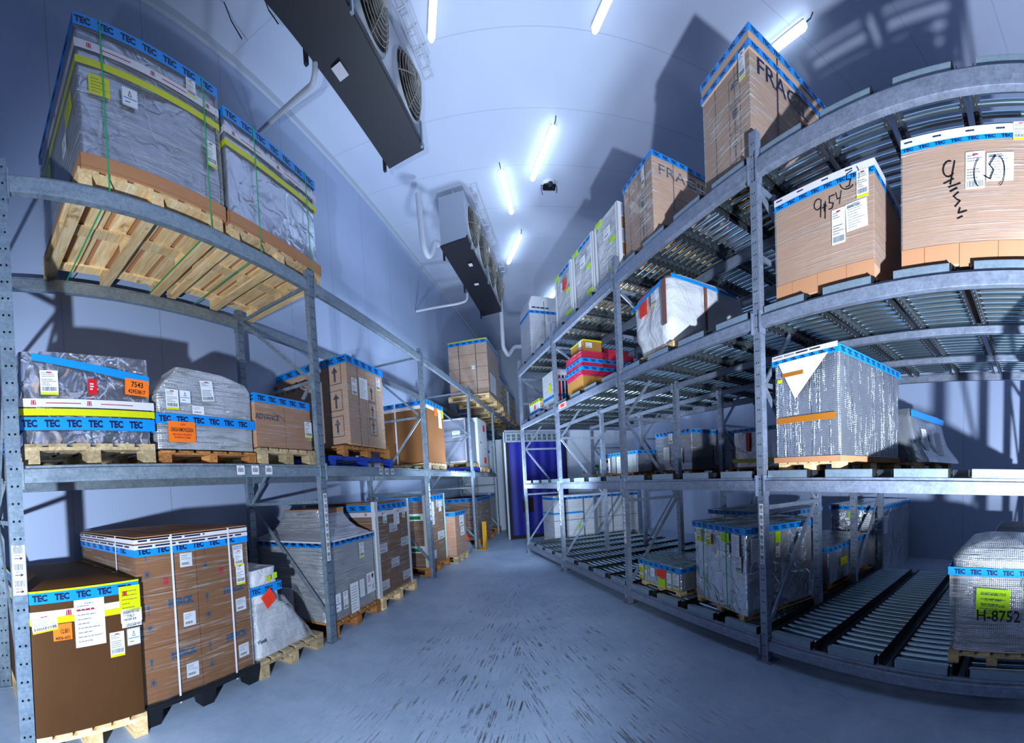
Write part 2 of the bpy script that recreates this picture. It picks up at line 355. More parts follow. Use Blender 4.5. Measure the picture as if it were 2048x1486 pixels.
class Draw:
    def __init__(s, face): s.f = face; s.b = MB(); s.l = 0
    def rect(s, x, y, w, h, k, l=.0006):
        f = s.f; s.b.add([f.p(x, y, l), f.p(x + w, y, l), f.p(x + w, y + h, l), f.p(x, y + h, l)], [(0, 1, 2, 3)], k); return s
    def slab(s, x, y, w, h, k, th=.0012):      # thin sheet with thickness
        f = s.f; c = [(x, y), (x + w, y), (x + w, y + h), (x, y + h)]
        vs = [f.p(a, b, -th) for a, b in c] + [f.p(a, b, 0) for a, b in c]
        s.b.add(vs, [(4, 5, 6, 7), (3, 2, 1, 0), (0, 1, 5, 4), (1, 2, 6, 5), (2, 3, 7, 6), (3, 0, 4, 7)], k); return s
    def poly(s, pts, k, l=.0006): s.b.add([s.f.p(a, b, l) for a, b in pts], [tuple(range(len(pts)))], k); return s
    def text(s, x, y, h, txt, k, w=None, bold=.02, l=.001, shear=0):
        vs, fs, gw, gh = glyph(txt, bold); sy = h / gh; sx = (w / gw) if w else sy
        s.b.add([s.f.p(x + a * sx + shear * b * sy, y + b * sy, l) for a, b in vs], fs, k); return s
    def line(s, pts, wd, k, l=.001):
        for (a, b), (c, d) in zip(pts, pts[1:]):
            L = sqrt((c - a) ** 2 + (d - b) ** 2) or 1; nx, ny = -(d - b) / L * wd / 2, (c - a) / L * wd / 2; ex, ey = (c - a) / L * wd * .3, (d - b) / L * wd * .3
            s.poly([(a - ex - nx, b - ey - ny), (c + ex - nx, d + ey - ny), (c + ex + nx, d + ey + ny), (a - ex + nx, b - ey + ny)], k, l)
        return s
    def arc(s, cx, cy_, r, a0, a1, wd, k, n=10, ry=None, l=.001):
        ry = r if ry is None else ry
        return s.line([(cx + r * cos(a0 + (a1 - a0) * i / n), cy_ + ry * sin(a0 + (a1 - a0) * i / n)) for i in range(n + 1)], wd, k, l)
    def bars(s, x, y, w, h, k='black', n=16, seed=1):
        r = random.Random(seed); q = x
        while q < x + w:
            a = w / n * r.uniform(.25, .8); s.rect(q, y, min(a, x + w - q), h, k); q += a + w / n * r.uniform(.3, .7)
        return s
    def lines(s, x, y, w, h, n, k='grayi', seed=2, fill=.35):
        r = random.Random(seed); st = h / n
        for i in range(n):
            q = x; yy = y + st * (i + .3); end = x + w * r.uniform(.45, 1)
            while q < end:
                a = w * r.uniform(.06, .2); s.rect(q, yy, min(a, end - q), st * fill, k); q += a + w * .025
        return s
    def build(s, name, parent, **kw): return s.b.build(name, parent, **kw)
def logo(d, x, y, h, k='redi'):               # four slanted bars
    for i in range(4):
        q = x + i * h * .3; d.poly([(q, y), (q + h * .17, y), (q + h * (.32 if i < 2 else .05), y + h), (q + h * (.15 if i < 2 else -.12), y + h)], k)
def sticker(root, face, x, y, w, h, kind, rot=0, seed=1, txt=None, lift=0):
    f = face.sub(x, y, lift, rot); d = Draw(f); nm = 'paper_label'
    if kind in ('ship', 'ship0'):
        d.slab(0, 0, w, h, 'paper'); yb = 0
        if kind == 'ship': d.rect(0, 0, w, h * .1, 'yel'); yb = h * .1
        d.bars(w * .08, yb + h * .05, w * .84, h * .17, n=18, seed=seed); d.lines(w * .08, yb + h * .26, w * .84, h * .3, 4, seed=seed)
        d.lines(w * .08, h * .72, w * .84, h * .2, 3, seed=seed + 3, k='grayi'); d.rect(w * .35, h * .9, w * .3, h * .04, 'redi'); nm = 'shipping_label'
    elif kind == 'sheet': d.slab(0, 0, w, h, 'paper'); d.lines(w * .1, h * .08, w * .8, h * .84, 9, seed=seed, fill=.2); nm = 'document_sheet'
    elif kind == 'note': d.slab(0, 0, w, h, 'paper'); d.lines(w * .1, h * .5, w * .8, h * .4, 3, seed=seed, fill=.25); d.bars(w * .12, h * .15, w * .6, h * .17, 'black', 12, seed); nm = 'paper_label'
    elif kind in ('lime', 'yelp'):
        d.slab(0, 0, w, h, 'lime' if kind == 'lime' else 'yel'); d.lines(w * .12, h * .1, w * .76, h * .8, 5, 'navy', seed, .14); nm = 'lime_label' if kind == 'lime' else 'yellow_label'
    elif kind in ('orange', 'redo'):
        d.slab(0, 0, w, h, kind); nm = 'orange_label'
        if not txt: d.lines(w * .1, h * .1, w * .8, h * .8, 6, 'redi' if kind == 'redo' else 'black', seed, .22)
    elif kind == 'haz':
        d.slab(0, 0, w, h, 'paper')
        for i in range(8):
            for yy in (0, h * .95): d.rect(w * (i / 8), yy, w / 16, h * .05, 'bluei')
            for xx in (0, w * .95): d.rect(xx, h * (i / 8), w * .05, h / 16, 'bluei')
        d.line([(w * .4, h * .55), (w * .5, h * .82), (w * .6, h * .55), (w * .4, h * .55)], w * .035, 'navy'); d.rect(w * .1, h * .4, w * .8, h * .05, 'bluei'); d.lines(w * .2, h * .15, w * .6, h * .15, 1, 'grayi', seed, .4); nm = 'pictogram_label'
    elif kind == 'dhl': d.slab(0, 0, w, h, 'yel'); d.rect(w * .08, h * .5, w * .84, h * .38, 'paper'); d.bars(w * .15, h * .6, w * .7, h * .2, n=12, seed=seed); d.lines(w * .12, h * .1, w * .76, h * .35, 2, 'redi', seed, .4); nm = 'yellow_label'
    elif kind == 'red': d.slab(0, 0, w, h, 'red'); d.lines(w * .2, h * .25, w * .6, h * .5, 3, 'paper', seed, .5); nm = 'red_label'
    elif kind == 'icons':
        d.slab(0, 0, w, h, 'paper')
        for i in (0, 1): d.rect(w * (.16 + .14 * i), h * .62, w * .06, h * .28, 'redi')
        d.rect(w * .12, h * .56, w * .3, h * .03, 'redi'); d.poly([(w * .6, h * .9), (w * .85, h * .9), (w * .8, h * .7), (w * .65, h * .7)], 'black')
        d.arc(w * .27, h * .3, w * .12, 0, pi, w * .04, 'black'); d.line([(w * .6, h * .4), (w * .85, h * .15)], w * .04, 'grayi'); d.line([(w * .85, h * .4), (w * .6, h * .15)], w * .04, 'grayi'); nm = 'pictogram_label'
    if txt:
        for (tx, ty, th, tt, tk, tw) in txt: d.text(tx * w, ty * h, th * h, tt, tk, w=(tw * w if tw else None))
    return d.build(nm, root)
def icon_arrow(d, x, y, w, h, k='navy'):
    d.line([(x, y), (x + w, y), (x + w, y + h), (x, y + h), (x, y)], w * .05, k)
    d.rect(x + w * .42, y + h * .12, w * .16, h * .5, k); d.poly([(x + w * .25, y + h * .58), (x + w * .75, y + h * .58), (x + w * .5, y + h * .88)], k)
def icon_glass(d, x, y, w, h, k='navy', fr=True):
    if fr: d.line([(x, y), (x + w, y), (x + w, y + h), (x, y + h), (x, y)], w * .05, k)
    d.poly([(x + w * .25, y + h * .88), (x + w * .75, y + h * .88), (x + w * .7, y + h * .55), (x + w * .56, y + h * .45), (x + w * .44, y + h * .45), (x + w * .3, y + h * .55)], k)
    d.rect(x + w * .46, y + h * .15, w * .08, h * .32, k); d.rect(x + w * .32, y + h * .1, w * .36, h * .05, k)
def icon_umb(d, x, y, w, h, k='navy'):
    d.line([(x, y), (x + w, y), (x + w, y + h), (x, y + h), (x, y)], w * .05, k)
    pts = [(x + w * (.5 + .35 * cos(pi * i / 8)), y + h * (.58 + .27 * sin(pi * i / 8))) for i in range(9)]
    d.poly(pts, k); d.line([(x + w * .5, y + h * .58), (x + w * .5, y + h * .2)], w * .05, k); d.arc(x + w * .42, y + h * .2, w * .08, 0, -pi, w * .05, k, 5)
def icon_snow(d, x, y, w, k):
    for i in range(4):
        a = pi * i / 4; d.line([(x - w * cos(a), y - w * sin(a)), (x + w * cos(a), y + w * sin(a))], w * .14, k)
    d.arc(x, y, w * .35, 0, 2 * pi, w * .12, k, 8)

# ------------------------------------------------------------------ cargo builders
def faces(w, d, h):
    return {'F': Face((-w / 2, 0, 0), (1, 0, 0), (0, 0, 1)), 'N': Face((-w / 2, d, 0), (0, -1, 0), (0, 0, 1)), 'P': Face((w / 2, 0, 0), (0, 1, 0), (0, 0, 1)),
            'B': Face((w / 2, d, 0), (-1, 0, 0), (0, 0, 1)), 'T': Face((-w / 2, 0, h), (1, 0, 0), (0, 1, 0))}
FW = lambda k, w, d: w if k in 'FBT' else d
def rounded(x0, x1, y0, y1, r, n=3, m=8):
    pts = []
    cs = [(x1 - r, y0 + r, -pi / 2), (x1 - r, y1 - r, 0), (x0 + r, y1 - r, pi / 2), (x0 + r, y0 + r, pi)]
    for i, (cx, cy_, a) in enumerate(cs):
        for j in range(n + 1): pts.append((cx + r * cos(a + pi / 2 * j / n), cy_ + r * sin(a + pi / 2 * j / n)))
        nx = cs[(i + 1) % 4]; a2 = a + pi / 2; p0 = pts[-1]; p1 = (nx[0] + r * cos(nx[2]), nx[1] + r * sin(nx[2]))
        for j in range(1, m): pts.append((p0[0] + (p1[0] - p0[0]) * j / m, p0[1] + (p1[1] - p0[1]) * j / m))
    return pts
def loft(secs, k, amp=0, fr=3.0, seed=0, m=8, n=3, sub=6, smooth=True):
    """secs: (z, x0, x1, y0, y1, r). Sections are interpolated; amp pushes the skin inwards like slack wrap."""
    b = MB(); rows = []
    full = []
    for a, c in zip(secs, secs[1:]):
        st = max(1, int(sub * abs(c[0] - a[0]) / .12 + .5)) if amp else 1
        for i in range(st): full.append(tuple(a[j] + (c[j] - a[j]) * i / st for j in range(6)))
    full.append(secs[-1])
    for sN in full:
        z, x0, x1, y0, y1, r = sN; cx, cy_ = (x0 + x1) / 2, (y0 + y1) / 2; row = []
        for (x, y) in rounded(x0, x1, y0, y1, r, n, m):
            q = Vector((x, y, z)); dd = 0
            if amp:
                p = q * fr + Vector((seed * 7.3, seed, 0)); dd = amp * (.5 + .5 * noise.noise(p) + .35 * noise.noise(p * 2.7)); dd = max(0, dd)
            v = Vector((x - cx, y - cy_, 0)); L = v.length or 1; row.append((x - v.x / L * dd, y - v.y / L * dd, z))
        rows.append(row)
    N = len(rows[0]); vs = [p for r_ in rows for p in r_]; fs = []
    for i in range(len(rows) - 1):
        for j in range(N): fs.append((i * N + j, i * N + (j + 1) % N, (i + 1) * N + (j + 1) % N, (i + 1) * N + j))
    b.add(vs, fs, k, smooth)
    # top cap: inset ring then fill
    zt, x0, x1, y0, y1, r = full[-1]; cx, cy_ = (x0 + x1) / 2, (y0 + y1) / 2; top = rows[-1]; rings = [top]
    for q in (.9, .6, .3):
        rings.append([(cx + (x - cx) * q, cy_ + (y - cy_) * q, z + (amp * .6 * noise.noise(Vector((x * q * 6, y * q * 6, seed))) if amp else 0)) for x, y, z in top])
    tv = [p for g in rings for p in g]; tf = []
    for i in range(3):
        for j in range(N): tf.append((i * N + j, i * N + (j + 1) % N, (i + 1) * N + (j + 1) % N, (i + 1) * N + j))
    tf.append(tuple(range(3 * N, 4 * N))); b.add(tv, tf, k, bool(amp))
    b.add(rows[0], [tuple(range(N - 1, -1, -1))], k)
    return b
class Load:
    """one wrapped or boxed load; local x = along the rack, y = into the rack, z = up"""
    def __init__(s, side, s0, s1, t0, d, z0, h, name, label, cat, body='carton', mat='card', part='carton_body', group=None, amp=.012, yaw=0, secs=None, fr=3.0, seed=1, flaps=True):
        s.side = side; s.w = w = abs(s1 - s0); s.d = d; s.h = h; s.e = .004
        s.root = thing(name, side, (s0 + s1) / 2, t0, z0, label, cat, group, yaw); s.F = faces(w, d, h); s.near = 'N' if side == 'L' else 'P'
        if body == 'carton':
            b = MB().box(-w / 2, w / 2, 0, d, 0, h, mat)
            o = b.build(part, s.root, bevel=.006)
            if flaps:
                dr = Draw(s.F['T'].sub(0, 0, .001)); dr.rect(0, d / 2 - .002, w, .004, 'dark'); dr.build('flap_seam', s.root)
        elif body == 'soft':
            sx = secs or [(0, -w / 2, w / 2, 0, d, .02), (h, -w / 2, w / 2, 0, d, .02)]
            loft(sx, mat, amp, fr, seed).build(part, s.root); s.e = .006
    def side_face(s): return s.F[s.near]
    def tape(s, z, th, k='blue', txt='TEC', off=None, x=.0, ink='navy', faces='FNPB', pitch=None, slope=0, seed=0, name='tape'):
        e = s.e if off is None else off; w, d = s.w, s.d; b = MB(); L = [(-w / 2 - e, -e), (w / 2 + e, -e), (w / 2 + e, d + e), (-w / 2 - e, d + e)]
        i2 = e - .0015; I = [(-w / 2 - i2, -i2), (w / 2 + i2, -i2), (w / 2 + i2, d + i2), (-w / 2 - i2, d + i2)]
        vs = [(x_, y_, z) for x_, y_ in L] + [(x_, y_, z + th) for x_, y_ in L] + [(x_, y_, z) for x_, y_ in I] + [(x_, y_, z + th) for x_, y_ in I]
        fs = []
        for i in range(4):
            j = (i + 1) % 4; fs += [(i, j, 4 + j, 4 + i), (8 + j, 8 + i, 12 + i, 12 + j), (4 + i, 4 + j, 12 + j, 12 + i), (j, i, 8 + i, 8 + j)]
        b.add(vs, fs, k)
        if txt == 'LOGO':
            for fk in ('F', s.near):
                D = Draw(s.F[fk].sub(0, 0, e + .0008)); D.b = b; n = FW(fk, w, d); X = .08
                while X + .12 < n:
                    logo(D, X, z + th * .2, th * .6); D.rect(X + .1, z + th * .42, min(.24, n - X - .12), th * .1, 'redi'); X += pitch
        elif txt:
            p = pitch or th * 2.05; cap = th * .6; q = None
            for fk in faces:
                if fk == 'B' or (fk == ('P' if s.side == 'L' else 'N')): continue
                f = s.F[fk].sub(0, 0, e + .0008); D = Draw(f); D.b = b
                L_ = FW(fk, w, d); X = random.Random(seed + ord(fk)).uniform(0, .3) * p
                while X + p * .68 < L_:
                    D.text(X, z + th * .2, cap, txt, ink, w=p * .68, bold=.055, l=0); X += p
        return b.build(name, s.root)
    def film(s, k='film', z0=0, z1=None, e=None, grow=0):
        e = s.e * .7 if e is None else e; w, d = s.w, s.d; z1 = s.h if z1 is None else z1
        b = MB(); x = w / 2 + e; b.add([(-x, -e, z0), (x, -e, z0), (x, d + e, z0), (-x, d + e, z0), (-x, -e, z1), (x, -e, z1), (x, d + e, z1), (-x, d + e, z1)],
              [(0, 1, 5, 4), (1, 2, 6, 5), (2, 3, 7, 6), (3, 0, 4, 7)] + ([(4, 5, 6, 7)] if z1 >= s.h else []), k)
        return b.build('stretch_film', s.root)
    def strap(s, x, k='green', wd=.012, z0=0, under=None, fk='F'):
        e = s.e + .006; b = MB(); w, d, h = s.w, s.d, s.h; zb = z0
        if fk == 'F':
            X = -w / 2 + x; b.box(X - wd / 2, X + wd / 2, -e - .002, -e, zb, h + .003, k); b.box(X - wd / 2, X + wd / 2, -e, d + e, h + .001, h + .004, k); b.box(X - wd / 2, X + wd / 2, d + e, d + e + .002, zb, h + .003, k)
            if under is not None: b.box(X - wd / 2, X + wd / 2, -e, d + e, under - .003, under, k); b.box(X - wd / 2, X + wd / 2, -e - .002, -e, under, zb, k)
        else:
            b.box(-w / 2 - e, w / 2 + e, x - wd / 2, x + wd / 2, h + .001, h + .004, k)
            for q in (-1, 1): b.box(min(q * (w / 2 + e), q * (w / 2 + e + .002)), max(q * (w / 2 + e), q * (w / 2 + e + .002)), x - wd / 2, x + wd / 2, zb, h + .003, k)
        return b.build('strap', s.root)
    def lab(s, fk, x, y, w, h, kind, **kw):
        if fk == 'S': fk = s.near
        kw.setdefault('lift', s.e + .0035)
        return sticker(s.root, s.F[fk], x, y, w, h, kind, **kw)
    def draw(s, fk, lift=.0015):
        if fk == 'S': fk = s.near
        return Draw(s.F[fk].sub(0, 0, lift))
    def posts(s, k='whiteQ', wd=.05):         # corner edge guards
        for fk in (-1, 1):
            for yy in (0, 1):
                e = s.e + .001; X = fk * s.w / 2; b = MB()
                x0, x1 = (X - e, X + wd) if fk < 0 else (X - wd, X + e)
                y0, y1 = (-e, wd) if yy == 0 else (s.d - wd, s.d + e)
                b.box(x0, x1, (-e if yy == 0 else s.d), (0 if yy == 0 else s.d + e), 0, s.h, k)
                b.box((X - e if fk < 0 else X), (X if fk < 0 else X + e), y0, y1, 0, s.h, k)
                b.build('corner_guard', s.root)

def pallet(side, s0, s1, t0, d, z, label, mat='woodY', h=.144, group=None, plastic=False, nd=6, yaw=0, runners=3):
    w = abs(s1 - s0); r = thing('plastic_pallet' if plastic else 'wooden_pallet', side, (s0 + s1) / 2, t0, z, label, 'pallet', group, yaw); q = h / .144
    if plastic:
        MB().box(-w / 2, w / 2, 0, d, h * .72, h, mat).build('deck', r, bevel=.005)
        bm = None
        for x in (-w / 2 + .07, 0, w / 2 - .07):
            for y in (.07, d / 2, d - .07):
                b = MB(); b.add([(x + i * a, y + j * a, zz) for zz, a in ((0, .05), (h * .72, .068)) for j in (-1, 1) for i in (-1, 1)], [(0, 2, 3, 1), (4, 5, 7, 6), (0, 1, 5, 4), (2, 6, 7, 3), (0, 4, 6, 2), (1, 3, 7, 5)], mat); b.build('foot', r)
        return r
    bt, bl, cr = .022 * q, .078 * q, .022 * q
    bw = min(.1 * q ** .5, w * .14)
    xs = [-w / 2 + bw / 2, 0, w / 2 - bw / 2]; ys = [.05, d / 2, d - .05]
    def cp(mesh, nm, x, y, zz):
        o = bpy.data.objects.new(nm, mesh); COL.objects.link(o); o.parent = r; o.location = (x, y, zz); return o
    mr = MB().box(-bw / 2, bw / 2, 0, d, 0, bt, mat).mesh('runner'); mb = MB().box(-bw / 2, bw / 2, -.05, .05, 0, bl, mat).mesh('block')
    mc = MB().box(-w / 2, w / 2, -.05, .05, 0, cr, mat).mesh('stringer'); dw = w / (nd * 1.3); md = MB().box(-dw / 2, dw / 2, 0, d, 0, bt, mat).mesh('deck_board')
    for x in xs[:runners]: cp(mr, 'runner', x, 0, 0)
    for x in xs:
        for y in ys: cp(mb, 'block', x, y, bt)
    for y in ys: cp(mc, 'stringer', 0, y, bt + bl)
    for i in range(nd): cp(md, 'deck_board', -w / 2 + dw / 2 + (w - dw) * i / (nd - 1), 0, bt + bl + cr)
    return r

# ================================================================== the room
CEIL = 7.3
MB().box(-6.5, 8.5, -4.5, 19, -.12, 0, 'floor').build('floor', kind='structure')
MB().box(-6.5, 8.5, -4.5, 19, CEIL, CEIL + .12, 'ceil').build('ceiling', kind='structure')
def wall(name, side, s0, s1, t0, t1, z0, z1, mat='wall'):
    es, et, a = axes(side); ang = atan2(es.y, es.x); o = link(name, MB().box(s0, s1, *( (t0, t1) if side == 'L' else (-t1, -t0)), z0, z1, mat).mesh(name), kind='structure')
    o.rotation_euler = (0, 0, ang); q = et * a; o.location = q; return o
wall('wall_left', 'L', -4.5, 17.9, 1.3, 1.42, 0, CEIL)
wall('wall_right', 'R', -4.2, 17.9, 4.0, 4.12, 0, CEIL)
MB().box(-4, 4, 17.55, 17.7, 0, CEIL, 'wallE').build('wall_far', kind='structure')
MB().box(-6.4, 8.4, -4.3, -4.15, 0, CEIL, 'wallE').build('wall_behind', kind='structure')
wall('trim_1', 'L', -4.5, 17.4, 1.26, 1.3, CEIL - .1, CEIL, 'wallE')
VZ = 2.8
# low vestibule with the door, standing out into the aisle
wall('wall_door_side', 'R', 10.0, 10.1, .12, 4.0, 0, VZ, 'wallE')
wall('wall_door_left', 'L', 12.2, 12.3, -.14, 1.3, 0, VZ, 'wallE')
p, q = W('R', 10.05, .14, 0), W('L', 12.25, -.12, 0); dv = (q - p); n_ = Vector((dv.y, -dv.x, 0)).normalized() * .04
b = MB(); b.add([p - n_, p + n_, q + n_, q - n_] + [v + Vector((0, 0, VZ)) for v in (p - n_, p + n_, q + n_, q - n_)], [(3, 2, 1, 0), (4, 5, 6, 7), (0, 1, 5, 4), (1, 2, 6, 5), (2, 3, 7, 6), (3, 0, 4, 7)], 'wallE'); b.build('wall_door_return', kind='structure')
pts = [W('R', 10.0, .12, VZ), W('R', 10.0, 4.0, VZ), W('R', 17.5, 4.0, VZ), W('L', 17.5, 1.3, VZ), W('L', 12.2, 1.3, VZ), W('L', 12.2, -.14, VZ)]
b = MB(); b.add(pts + [v + Vector((0, 0, .04)) for v in pts], [tuple(range(5, -1, -1)), tuple(range(6, 12))] + [(i, (i + 1) % 6, 6 + (i + 1) % 6, 6 + i) for i in range(6)], 'wallE'); b.build('trim_2', kind='structure')
# roll-up curtain door: local x = -s (to the right), y = depth
dr = link('door_1', None, loc=W('R', 9.98, 0, 0), kind='structure')
dr.rotation_euler = (0, 0, -AR)   # local x runs along +t, local -y faces the aisle
def D_(b, n, **kw): return b.build(n, dr, **kw)
b = MB(); NX = 40
for i in range(NX):
    x0, x1 = .16 + i * 1.58 / NX, .16 + (i + 1) * 1.58 / NX; f0, f1 = .012 * sin(i * .9) * .5, .012 * sin((i + 1) * .9) * .5
    b.add([(x0, f0 - .01, .08), (x1, f1 - .01, .08), (x1, f1 - .01, 2.52), (x0, f0 - .01, 2.52)], [(0, 1, 2, 3)], 'curtain', True)
D_(b, 'curtain')
D_(MB().box(.16, 1.74, -.03, .01, 0, .09, 'dark'), 'bottom_seal')
for x in (.13, 1.74): D_(MB().box(x, x + .06, -.05, .01, 0, 2.52, 'dark'), 'door_jamb')
hd = D_(MB().box(.1, 1.82, -.1, .01, 2.52, 2.76, 'steelL'), 'header_box')
b = MB()
for i in range(12):
    for j in range(4):
        for k in range(2): b.box(.15 + i * .14 + j * .022, .15 + i * .14 + j * .022 + .014, -.102, -.099, 2.56 + k * .085, 2.63 + k * .085, 'dark')
b.build('vent_slot', hd, kind='stuff')
for x in (.49, 1.13): D_(MB().box(x, x + .3, -.022, -.016, .68, 1.05, 'glassd'), 'window_pane')
# signs on the wall by the door
es_, et_, _a = axes('R')
def wall_sign(name, t0, z0, wd, ht, label, fn):
    f = Face(W('R', 9.985, t0, z0), et_, (0, 0, 1)); d = Draw(f); fn(d, wd, ht); o = d.build(name, None); return tag(o, label, 'sign')
def fn1(d, w_, h_):
    d.slab(0, 0, w_, h_, 'exit', .006); d.line([(w_ * .8, h_ * .62), (w_ * .25, h_ * .62)], .018, 'paper'); d.line([(w_ * .45, h_ * .75), (w_ * .22, h_ * .62), (w_ * .45, h_ * .49)], .018, 'paper'); d.rect(w_ * .5, h_ * .12, w_ * .35, h_ * .3, 'paper')
wall_sign('exit_sign', 2.62, 1.57, .17, .29, 'small green exit sign with white arrow pointing left on the end wall', fn1)
def fn2(d, w_, h_):
    d.slab(0, 0, w_, h_, 'paper', .006); d.arc(w_ / 2, h_ * .62, w_ * .28, 0, 2 * pi, .014, 'redi', 12); d.line([(w_ * .3, h_ * .45), (w_ * .7, h_ * .78)], .012, 'redi'); d.lines(w_ * .1, h_ * .08, w_ * .8, h_ * .2, 2, 'navy')
wall_sign('safety_sign', 2.27, 1.48, .13, .3, 'white safety sign with a red ring left of the green exit sign', fn2)

# ------------------------------------------------------------------ ceiling lamps
def lamp(x, y, ang, label, L=1.2, tb='tube'):
    r = link('tube_lamp', None, loc=(x, y, CEIL)); r.rotation_euler = (0, 0, ang); tag(r, label, 'ceiling lamp', 'tube lamps on the ceiling')
    MB().box(.02, L - .02, -.05, .05, -.055, -.03, 'pipe').build('housing', r)
    b = MB(); b.cyl((.05, 0, -.075), (L - .05, 0, -.075), .048, tb, 16); b.cyl((.05, 0, -.075), (.01, 0, -.075), .048, tb, 16, r1=.03); b.cyl((L - .05, 0, -.075), (L - .01, 0, -.075), .048, tb, 16, r1=.03); b.build('tube_cover', r)
    for q in (.2, L - .2): MB().cyl((q, 0, -.04), (q, 0, 0), .012, 'pipe', 8).build('bracket', r)
    MB().tube([(-.1, .01, 0), (-.06, .0, -.04), (.03, 0, -.05)], .008, 'plK').build('cable', r)
HR, HL = pi / 2 - AR, pi / 2 - AL
for x, y, h, lb in [(-.40, 4.05, HR, 'tube lamp at the top edge of the picture, beside the near fan unit'),
                    (1.68, 4.05, HR, 'tube lamp at the top edge of the picture, right of centre'),
                    (3.78, 3.95, HR, 'tube lamp half hidden behind the tall FRAGIL carton on the upper right'),
                    (1.02, 6.6, HR, 'tube lamp right of the aisle centre, just above the hanging cable fixture'),
                    (.13, 7.5, HL, 'tube lamp left of the cable fixture, beside the far fan unit'),
                    (.54, 9.45, HR, 'smallest fully visible tube lamp, below the cable fixture'),
                    (1.75, 12.0, HR, 'distant tube lamp glowing behind the wrapped stacks on the top right shelf'),
                    (1.5, 14.6, HR, 'added fill tube lamp near the end wall, hidden behind the upper right stacks')]:  # last one is an unseen lamp added to light the far wall
    lamp(x, y, h, lb, tb='tubeD' if y < 4.1 and x < 3 else 'tube')
fx = link('cable_fixture', None, loc=(1.06, 7.95, CEIL)); tag(fx, 'small black ceiling fixture with dangling cables between the tube lamps', 'ceiling fixture')
MB().cyl((0, 0, 0), (0, 0, -.07), .13, 'pipe', 20).build('base_plate', fx)
b = MB(); b.box(-.12, .12, -.14, .02, -.12, -.1, 'plK'); b.cyl((.02, -.1, -.16), (.02, -.1, -.06), .05, 'plK', 12); b.build('camera_head', fx)
for a_, c_, e_ in ((-.16, -.12, -.32), (.13, -.12, -.28), (.06, -.13, -.2), (-.13, -.1, -.22)): MB().tube([(a_ * .6, c_ * .5, -.08), (a_, c_, -.12), (a_ * 1.05, c_ - .02, -.2), (a_ * .95, c_ - .03, e_)], .008, 'plK', 6).build('cable', fx)
for i, (a_, b_, c_) in enumerate([((3.15, .9), (3.25, .75), .4), ((3.42, .55), (3.5, .4), .35)]):
    p0, p1 = W('L', a_[0], a_[1], CEIL), W('L', b_[0], b_[1], CEIL)
    o = MB().tube([p0, p0.lerp(p1, .4) - Vector((0, 0, .25)), p1 - Vector((0, 0, c_ + .1))], .007, 'plK', 6).build('hanging_wire'); tag(o, ['thin black wire hanging from the ceiling above the nearest foil carton, left one', 'thin black wire hanging beside the near fan unit, right one'][i], 'wire')

